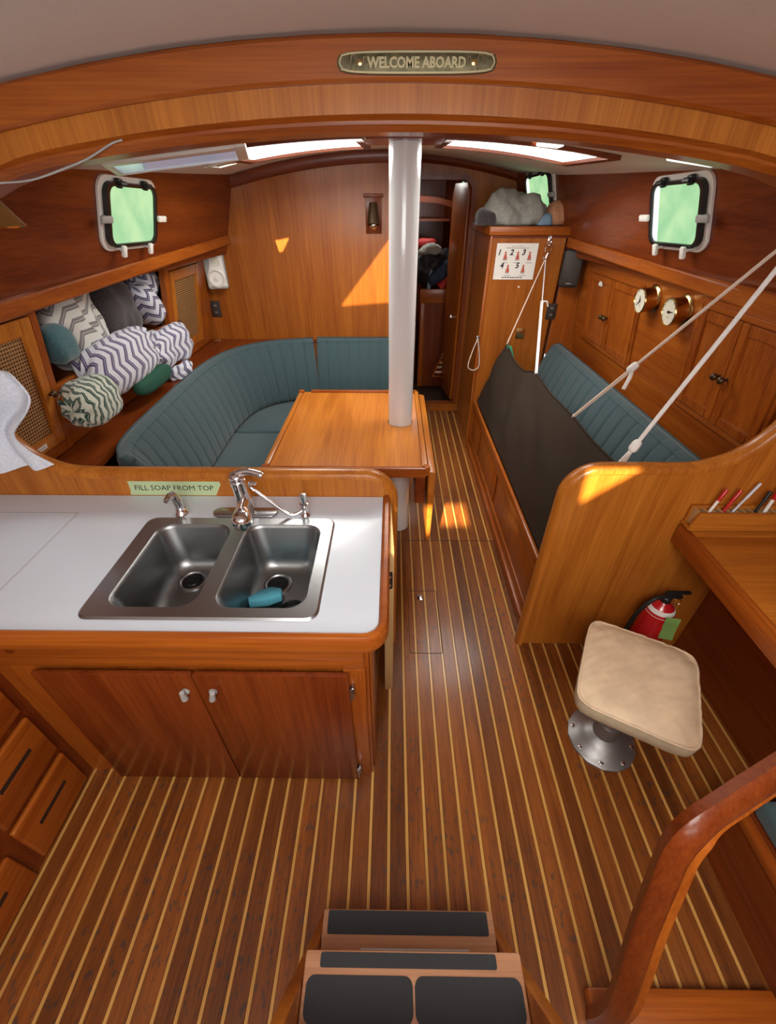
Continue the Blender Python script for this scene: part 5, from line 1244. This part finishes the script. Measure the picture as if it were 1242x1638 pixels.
# ================================================================ DECKHEAD FITTINGS
def skylight(H, label, cuts):
    x0, x1, y0, y1 = H
    t = thing('skylight_hatch', ((x0 + x1) / 2, (y0 + y1) / 2, zc((x0 + x1) / 2, y0) - 0.02), label, 'hatch')
    def strip(xa, xb, ya, yb):
        bb = B(); n = 12; rows = []
        for i in range(n + 1):
            x = lerp(xa, xb, i / n)
            rows.append([V3((x, y, zc(x, ya if y == ya else yb) + d)) for y, d in ((ya, -0.001), (ya, -0.016), (yb, -0.016), (yb, -0.001), (ya, -0.001))])
        bb.grid(rows)
        for r in (rows[0], rows[-1]): bb.bm.faces.new([bb.bm.verts.new(p) for p in r[:-1]])
        bmesh.ops.recalc_face_normals(bb.bm, faces=bb.bm.faces[:])
        bb.obj('frame_bar', 'mahogany_x', t, smooth=0)
    f = 0.035
    strip(x0 - f, x1 + f, y0 - f, y0); strip(x0 - f, x1 + f, y1, y1 + f); strip(x0 - f, x0, y0, y1); strip(x1, x1 + f, y0, y1)
    zp = lambda x, y: zc(x, y) - 0.004
    bb = B(); outer = [(lerp(x0, x1, i / 8), y0) for i in range(8)] + [(x1, y0)] + [(lerp(x1, x0, i / 8), y1) for i in range(8)] + [(x0, y1)]
    bb.holed([(x, y, zp(x, y)) for x, y in outer], [[(x, y, zp(x, y)) for x, y in c] for c in cuts], None)
    bb.obj('acrylic_pane', 'sky_pane', t, smooth=0)
    for c in cuts:
        bb = B(); bb.poly([(x, y, zp(x, y) + 0.001) for x, y in c], (0, 0, 0.003)); bb.obj('sun_cut_pane', 'sun_cut_clear', t, smooth=0)
skylight(HP, 'dark-framed skylight with bright pane beside the strip light', [[(-0.66, 2.294), (-0.20, 2.294), (-0.175, 2.45), (-0.175, 2.825)]])  # cut added in the pane, shaped to throw a sun triangle on the bulkhead
b = B(); b.holed([(x, y, zc(x, y) - 0.002) for x, y in ((-0.98, 2.77), (-0.82, 2.77), (-0.82, 2.96), (-0.98, 2.96))], [[(x, y, zc(x, y) - 0.002) for x, y in ((-0.952, 2.80), (-0.845, 2.93), (-0.945, 2.933))]], (0, 0, -0.004))  # plate added, its gap shaped to throw a small sun patch on the bulkhead
tag(b.obj('sun_gap_plate', 'headliner', smooth=0), 'small pale plate added with a gap for a sun patch beyond the strip light', 'light mask')
skylight(HS, 'dark-framed skylight with bright pane to starboard of the mast', [])

# strip light
P1 = PZ(160, 258, 1.852); P2 = PZ(187, 277, 1.838); P3 = PZ(397, 250, 1.882); P4 = PZ(390, 228, 1.889)
t = thing('strip_light', (P1 + P3) / 2, 'white fluorescent strip light under the port deckhead', 'light')
def quad(a0, a1, b0, b1, z0, z1, mat, name, bev):
    """slab between the light's corners: a along it, b across it"""
    def at(a, c): return P1.lerp(P4, a).lerp(P2.lerp(P3, a), c)
    q = [at(a0, b0), at(a1, b0), at(a1, b1), at(a0, b1)]
    bb = B(); bb.poly([p + V3((0, 0, z0)) for p in q], (0, 0, z1 - z0), bev=bev); bb.obj(name, mat, t, base=False)
quad(0.0, 1.0, 0.0, 1.0, 0.0, 0.034, 'white_plastic', 'housing', 0.006)
quad(0.055, 0.925, 0.20, 0.93, -0.006, -0.0005, 'diffuser_glow', 'diffuser', 0.0)
quad(0.0, 0.93, 0.0, 0.19, -0.010, -0.0005, 'white_plastic', 'lip', 0.002)
quad(0.0, 0.93, 0.94, 1.0, -0.010, -0.0005, 'white_plastic', 'lip', 0.002)
quad(0.0, 0.05, 0.19, 0.94, -0.010, -0.0005, 'white_plastic', 'lip', 0.002)
quad(0.93, 1.005, 0.0, 1.0, -0.009, -0.0005, 'white_plastic', 'end_cap', 0.002)
for (u0, v0, u1, v1, lab) in ((868, 221, 905, 225, 'slim white deckhead light behind the beam to starboard of the mast'), (1085, 245, 1160, 257, 'slim white deckhead light by the starboard portlight')):
    a = PY(u0, v0, 1.42); c = PY(u1, v1, 1.42)
    d = (c - a).normalized(); m = basis(a, d, V3((0, 1, 0)), V3((0, 1, 0)).cross(d) * -1)
    t = thing('slim_light', a, lab, 'light'); L2 = (c - a).length
    b = B(); b.box(0, L2, 0.0, 0.05, -0.012, 0.0, 0.003, mtx=m); b.obj('lamp_lens', 'white_view', t, base=False)
    b = B(); b.box(-0.004, L2 + 0.004, -0.003, 0.053, 0.0005, 0.03, 0.003, mtx=m); b.obj('lamp_body', 'white_plastic', t, base=False)

# bronze welcome plate
BY = 1.228
p = PY(541, 101, BY); q = PY(793, 101, BY); zt_ = PY(667, 81, BY).z; zb_ = PY(667, 121, BY).z
xm, zm = (p.x + q.x) / 2, (zt_ + zb_) / 2; hw, hh = (q.x - p.x) / 2, (zt_ - zb_) / 2
m = basis((xm, BY - 0.0005, zm), V3((1, 0, 0)), V3((0, 0, 1)), V3((0, -1, 0)))
t = thing('name_plate', (xm, BY, zb_), 'oval-ended bronze WELCOME ABOARD plate screwed to the beam', 'plaque')
pts = []
for k in range(80):
    a = 2 * PI * k / 80; ca, sa = math.cos(a), math.sin(a)
    x = math.copysign(abs(ca) ** 0.55, ca) * hw * (1 if abs(sa) > 0.55 else 1); y = math.copysign(abs(sa) ** 0.38, sa) * hh
    e = 1 + 0.012 * math.cos(20 * a) * (abs(ca) > 0.8); pts.append((x * e, y))
b = B(); b.poly([(x, y, 0) for x, y in pts], (0, 0, 0.006), bev=0.001, mtx=m); pl = b.obj('plate', 'bronze', t, base=False)
b = B(); b.sweep([m @ V3((x * 0.965, y * 0.84, 0.0065)) for x, y in pts], [(-0.002, -0.001), (0.002, -0.001), (0.0015, 0.002), (-0.0015, 0.002)], (0, -1, 0), closed=True); b.obj('raised_border', 'bronze_letter', pl, base=False)
b = B(); text(b, 'WELCOME ABOARD', hh * 1.25, m @ Matrix.Translation((0, -0.001, 0.0066)) @ Matrix.Scale(0.98, 4, (1, 0, 0)), ext=0.0012, bold=0.0008); b.obj('raised_lettering', 'bronze_letter', pl, smooth=0, base=False)
for s in (-1, 1):
    b = B(); b.tube([m @ V3((s * hw * 0.80 + 0.006 * math.cos(a), 0.012 * math.sin(a), 0.0065)) for a in [2 * PI * k / 14 for k in range(14)]], 0.0016, 5, closed=True); b.obj('scroll', 'bronze_letter', pl, smooth=60, base=False)
    b = B(); b.lathe([(0.005, 0), (0.005, 0.002), (0.0015, 0.003)], (s * hw * 0.72, 0.0, 0.006), n=12, mtx=m); b.obj('screw', 'brass', pl, base=False)
    b = B(); b.tube([m @ V3((s * hw * 0.655 + 0.004 * math.cos(a), 0.009 * math.sin(a), 0.0065)) for a in [2 * PI * k / 14 for k in range(9)]], 0.0016, 5); b.obj('scroll', 'bronze_letter', pl, smooth=60, base=False)

# loose wire along the beam
b = B(); b.tube(smoothpath([PY(196, 224, 1.225), PY(178, 230, 1.222), PY(140, 254, 1.218), PY(95, 273, 1.215), PY(50, 288, 1.215), PY(0, 293, 1.215), PY(-40, 296, 1.215)], 5), 0.0022, 6)
tag(b.obj('loose_wire', 'grey_plastic', smooth=60), 'thin grey wire sagging under the arched beam', 'wire')

# brass oil lamp shade at the port side
c = PX(-14, 364, -1.24)
t = thing('brass_lamp', c, 'brass cabin lamp with a flared shade on the port side', 'lamp')
b = B(); b.lathe([(0.094, 0.0), (0.096, 0.004), (0.090, 0.010), (0.070, 0.040), (0.048, 0.075), (0.030, 0.10), (0.012, 0.108)], c, n=32); b.obj('lamp_shade', 'brass', t, smooth=40)
b = B(); b.tube([c + V3((0, 0, 0.108)), c + V3((0, 0, 0.13)), c + V3((-0.06, 0, 0.14))], 0.006, 8); b.obj('lamp_arm', 'brass', t, smooth=60)

# reading light on the bulkhead
c = PY(598, 341, YB); m = basis((c.x, YB - 0.0005, c.z), V3((1, 0, 0)), V3((0, 0, 1)), V3((0, -1, 0)))
t = thing('reading_light', (c.x, YB, c.z - 0.11), 'small brown reading light on the bulkhead beside the mast', 'light')
b = B(); b.box(-0.054, 0.054, -0.115, 0.10, 0, 0.014, 0.004, mtx=m); b.box(-0.066, 0.066, 0.085, 0.105, 0, 0.022, 0.004, mtx=m); b.obj('back_plate', 'mahogany_z', t, base=False)
b = B(); b.lathe([(0.026, 0), (0.030, 0.03), (0.040, 0.09), (0.044, 0.12), (0.038, 0.122), (0.034, 0.10)], (0, 0.055, 0.045), (0, -1, 0.25), n=20, mtx=m); b.obj('lamp_barrel', 'antique', t, smooth=50, base=False)
b = B(); b.lathe([(0.024, 0), (0.020, 0.012), (0.004, 0.018)], (0, -0.068, 0.07), (0, -0.7, 0.8), n=14, mtx=m); b.obj('lamp_bulb', 'chrome', t, smooth=60, base=False)

# ================================================================ TALL-LOCKER TOP: soft things
z0 = 1.62
def soft(name, u, v, Y, axis, L2, ra, rb, mat, label, **k):
    c = PY(u, v, Y); b = B(); b.lump(c, axis, L2, ra, rb, zmin=z0 if 'zm' not in k else k.pop('zm'), **k); tag(b.obj(name, mat, smooth=70), label, 'clothing')
soft('grey_jacket', 822, 343, 3.50, (1, 0.1, 0.05), 0.42, 0.115, 0.12, 'grey_cloth', 'grey crumpled cloth heaped on top of the tall locker', amp=0.055, seed=21, fq=8)
soft('dark_bag', 779, 352, 3.46, (1, 0, 0), 0.14, 0.06, 0.08, 'fuzzy_dark', 'dark small bag at the passage end of the locker top', amp=0.02, seed=22)
soft('blue_cloth', 868, 354, 3.45, (1, 0, 0.1), 0.11, 0.045, 0.07, 'blue_cloth', 'pale blue folded cloth on the tall locker top', amp=0.015, seed=23)
soft('peach_cloth', 891, 345, 3.47, (1, 0, 0.1), 0.15, 0.075, 0.08, 'peach_cloth', 'peach and grey bundled cloth at the outboard end of the locker top', amp=0.025, seed=24)

# ================================================================ FORWARD CABIN
t = thing('cabin_door', (0.60, 4.35, 0.1), 'open varnished wooden door leading to the forward cabin', 'door')
m = Matrix.Translation((0.618, YF + 0.035, 0)) @ Matrix.Rotation(math.radians(9), 4, 'Z')
b = B(); b.poly([(0, 0, 0.11), (0, 0.46, 0.11), (0, 0.46, 1.80), (0, 0.40, 1.87), (0, 0.05, 1.87), (0, 0, 1.82)], (-0.028, 0, 0), bev=0.004, mtx=m); leaf = b.obj('door_leaf', 'teak_z', t)
b = B(); b.lathe([(0.016, 0), (0.006, 0.006), (0.006, 0.03), (0.018, 0.036), (0.014, 0.046), (0.003, 0.048)], (-0.028, 0.08, 0.88), (-1, 0, 0), n=16, mtx=m); b.obj('door_knob', 'chrome', leaf, smooth=50)
# cord loop on the jamb
c = PY(764, 541, LY + 0.12); t = thing('cord_loop', c, 'cream cord loop hanging on a hook by the doorway', 'cord')
lp = [PY(u, v, LY - 0.01) for u, v in ((765, 541), (757, 560), (750, 580), (750, 589), (758, 592), (766, 586), (767, 566), (765, 543))]
b = B(); b.tube(smoothpath(lp, 5), 0.0045, 6); b.obj('loop', 'rope', t, smooth=60)
c = lp[0]; b = B(); b.box(c.x - 0.012, c.x + 0.012, c.y + 0.002, c.y + 0.012, c.z - 0.014, c.z + 0.016, 0.003); b.obj('hook', 'steel', t)
# berth front with a pile of gear on it
BYF = 4.85
zt2 = PY(690, 462, BYF).z; bx0 = PY(674, 462, BYF).x
t = thing('forward_berth', (0.6, 5.3, 0), 'dark wooden berth front in the forward cabin', 'berth')
b = B(); b.box(bx0, 0.60, BYF, 5.70, 0.0, zt2 - 0.02); b.obj('berth_box', 'mahogany_z', t, smooth=0)
b = B(); b.box(bx0 - 0.01, 0.86, BYF - 0.02, BYF - 0.001, zt2 - 0.13, zt2, 0.005); b.obj('top_rail', 'teak_x', t)
b = B(); b.box(bx0, bx0 + 0.05, BYF - 0.018, BYF - 0.001, 0.0, zt2 - 0.131, 0.004); b.obj('stile', 'teak_z', t)
b = B(); b.box(-0.46, bx0 - 0.02, BYF + 0.25, 5.88, 0.0, 0.6); b.obj('step_box', 'mahogany_z', t, smooth=0)
def gear(name, u, v, Y, axis, L2, ra, rb, mat, label, **k):
    c = PY(u, v, Y); b = B(); b.lump(c, axis, L2, ra, rb, **k); return tag(b.obj(name, mat, smooth=70), label, 'bag')
gear('duffel_bag', 690, 426, 5.05, (1, 0.1, 0), 0.48, 0.16, 0.15, 'black_cloth', 'black bag in the heap on the forward berth', amp=0.05, seed=31, fq=8)
gear('rain_jacket', 706, 436, 4.90, (1, 0, 0.7), 0.30, 0.07, 0.07, 'navy_cloth', 'navy jacket draped over the heap on the forward berth', amp=0.03, seed=32, fq=9)
gear('silver_bag', 688, 400, 4.90, (1, 0, 0.1), 0.24, 0.045, 0.06, 'grey_cloth', 'grey shiny bag on top of the forward berth heap', amp=0.03, seed=33, fq=12)
gear('red_bag', 683, 390, 5.15, (1, 0, 0), 0.20, 0.05, 0.05, 'red_cloth', 'red bundle at the top of the forward berth heap', amp=0.02, seed=34)
gear('strap', 688, 447, 4.90, (0.1, 0, 1), 0.24, 0.02, 0.02, 'blue_cloth', 'blue strap hanging down the forward berth heap', amp=0.01, seed=36)
c = PY(716, 448, 4.92); d = V3((0.55, 0, 0.62)).normalized()
t = thing('red_flare_pack', c, 'red and white cylindrical pack at the edge of the forward berth', 'container')
b = B(); b.lathe([(0.055, -0.10), (0.06, -0.09), (0.06, 0.05)], c, d, n=22); b.obj('red_body', 'red_cloth', t, smooth=40)
b = B(); b.lathe([(0.0605, 0.0505), (0.0605, 0.10), (0.05, 0.105)], c, d, n=22); b.obj('white_cap', 'paper', t, smooth=40)
# shelf fiddle across the forward cabin and a small bright port
b = B(); b.sweep([PY(u, v, 5.3) for u, v in ((600, 316), (660, 317), (700, 320), (735, 330), (760, 345))], [(-0.025, -0.01), (0.025, -0.01), (0.025, 0.01), (-0.025, 0.01)], (0, -1, 0)); struct(b.obj('trim_14', 'mahogany_x'))
b = B(); b.box(-0.46, 0.58, 5.3, 5.88, 1.58, 1.60); struct(b.obj('trim_15', 'mahogany_x', smooth=0))
n_ = V3((-0.958, -0.285, 0)).normalized(); c = PP(741, 309, (0.58, 5.9, 1.7), n_) + n_ * 0.002; m = basis(c, V3((0.285, -0.958, 0)).normalized(), V3((0, 0, 1)), n_)
t = thing('bow_portlight', c, 'small bright portlight with a notice in the forward cabin', 'window')
b = B(); b.poly([(x, y, 0) for x, y in rrect(-0.02, 0.07, -0.085, 0.095, 0.03)], (0, 0, 0.01), mtx=m); b.obj('pane', 'green_view', t, base=False)
b = B(); b.holed([(x, y, 0) for x, y in rrect(-0.035, 0.085, -0.10, 0.11, 0.04)], [[(x, y, 0) for x, y in rrect(-0.02, 0.07, -0.085, 0.095, 0.03)]], (0, 0, 0.02), mtx=m); b.obj('port_frame', 'dark_metal', t, base=False)
b = B(); b.box(-0.10, -0.04, -0.09, 0.06, 0.0, 0.002, mtx=m); nt_ = b.obj('notice', 'paper', t, base=False)
b = B(); b.box(-0.085, -0.055, -0.07, -0.03, 0.002, 0.0025, mtx=m); b.box(-0.085, -0.055, 0.0, 0.035, 0.002, 0.0025, mtx=m); b.obj('notice_print', 'ink_grey', nt_, base=False)
# louvred step panel low in the doorway
p0 = PY(692, 602, YF + 0.42); p1 = PY(722, 602, YF + 0.42); p2 = PY(718, 545, YF + 0.42)
t = thing('louvre_panel', p0, 'triangular slatted wooden panel low inside the doorway', 'panel')
b = B(); b.sweep([p0, p1, p2], [(-0.008, -0.008), (0.008, -0.008), (0.008, 0.008), (-0.008, 0.008)], (0, -1, 0), closed=True); b.obj('panel_frame', 'teak_x', t)
for k in range(6):
    f = 0.12 + 0.14 * k; a = p0.lerp(p2, f); c = p1.lerp(p2, f)
    b = B(); b.poly([a + V3((0, 0, -0.01)), c + V3((0, 0, -0.01)), c + V3((0, 0.012, 0.01)), a + V3((0, 0.012, 0.01))], (0, 0.004, 0)); b.obj('slat', 'antique' if k % 2 else 'teak_x', t, smooth=0)
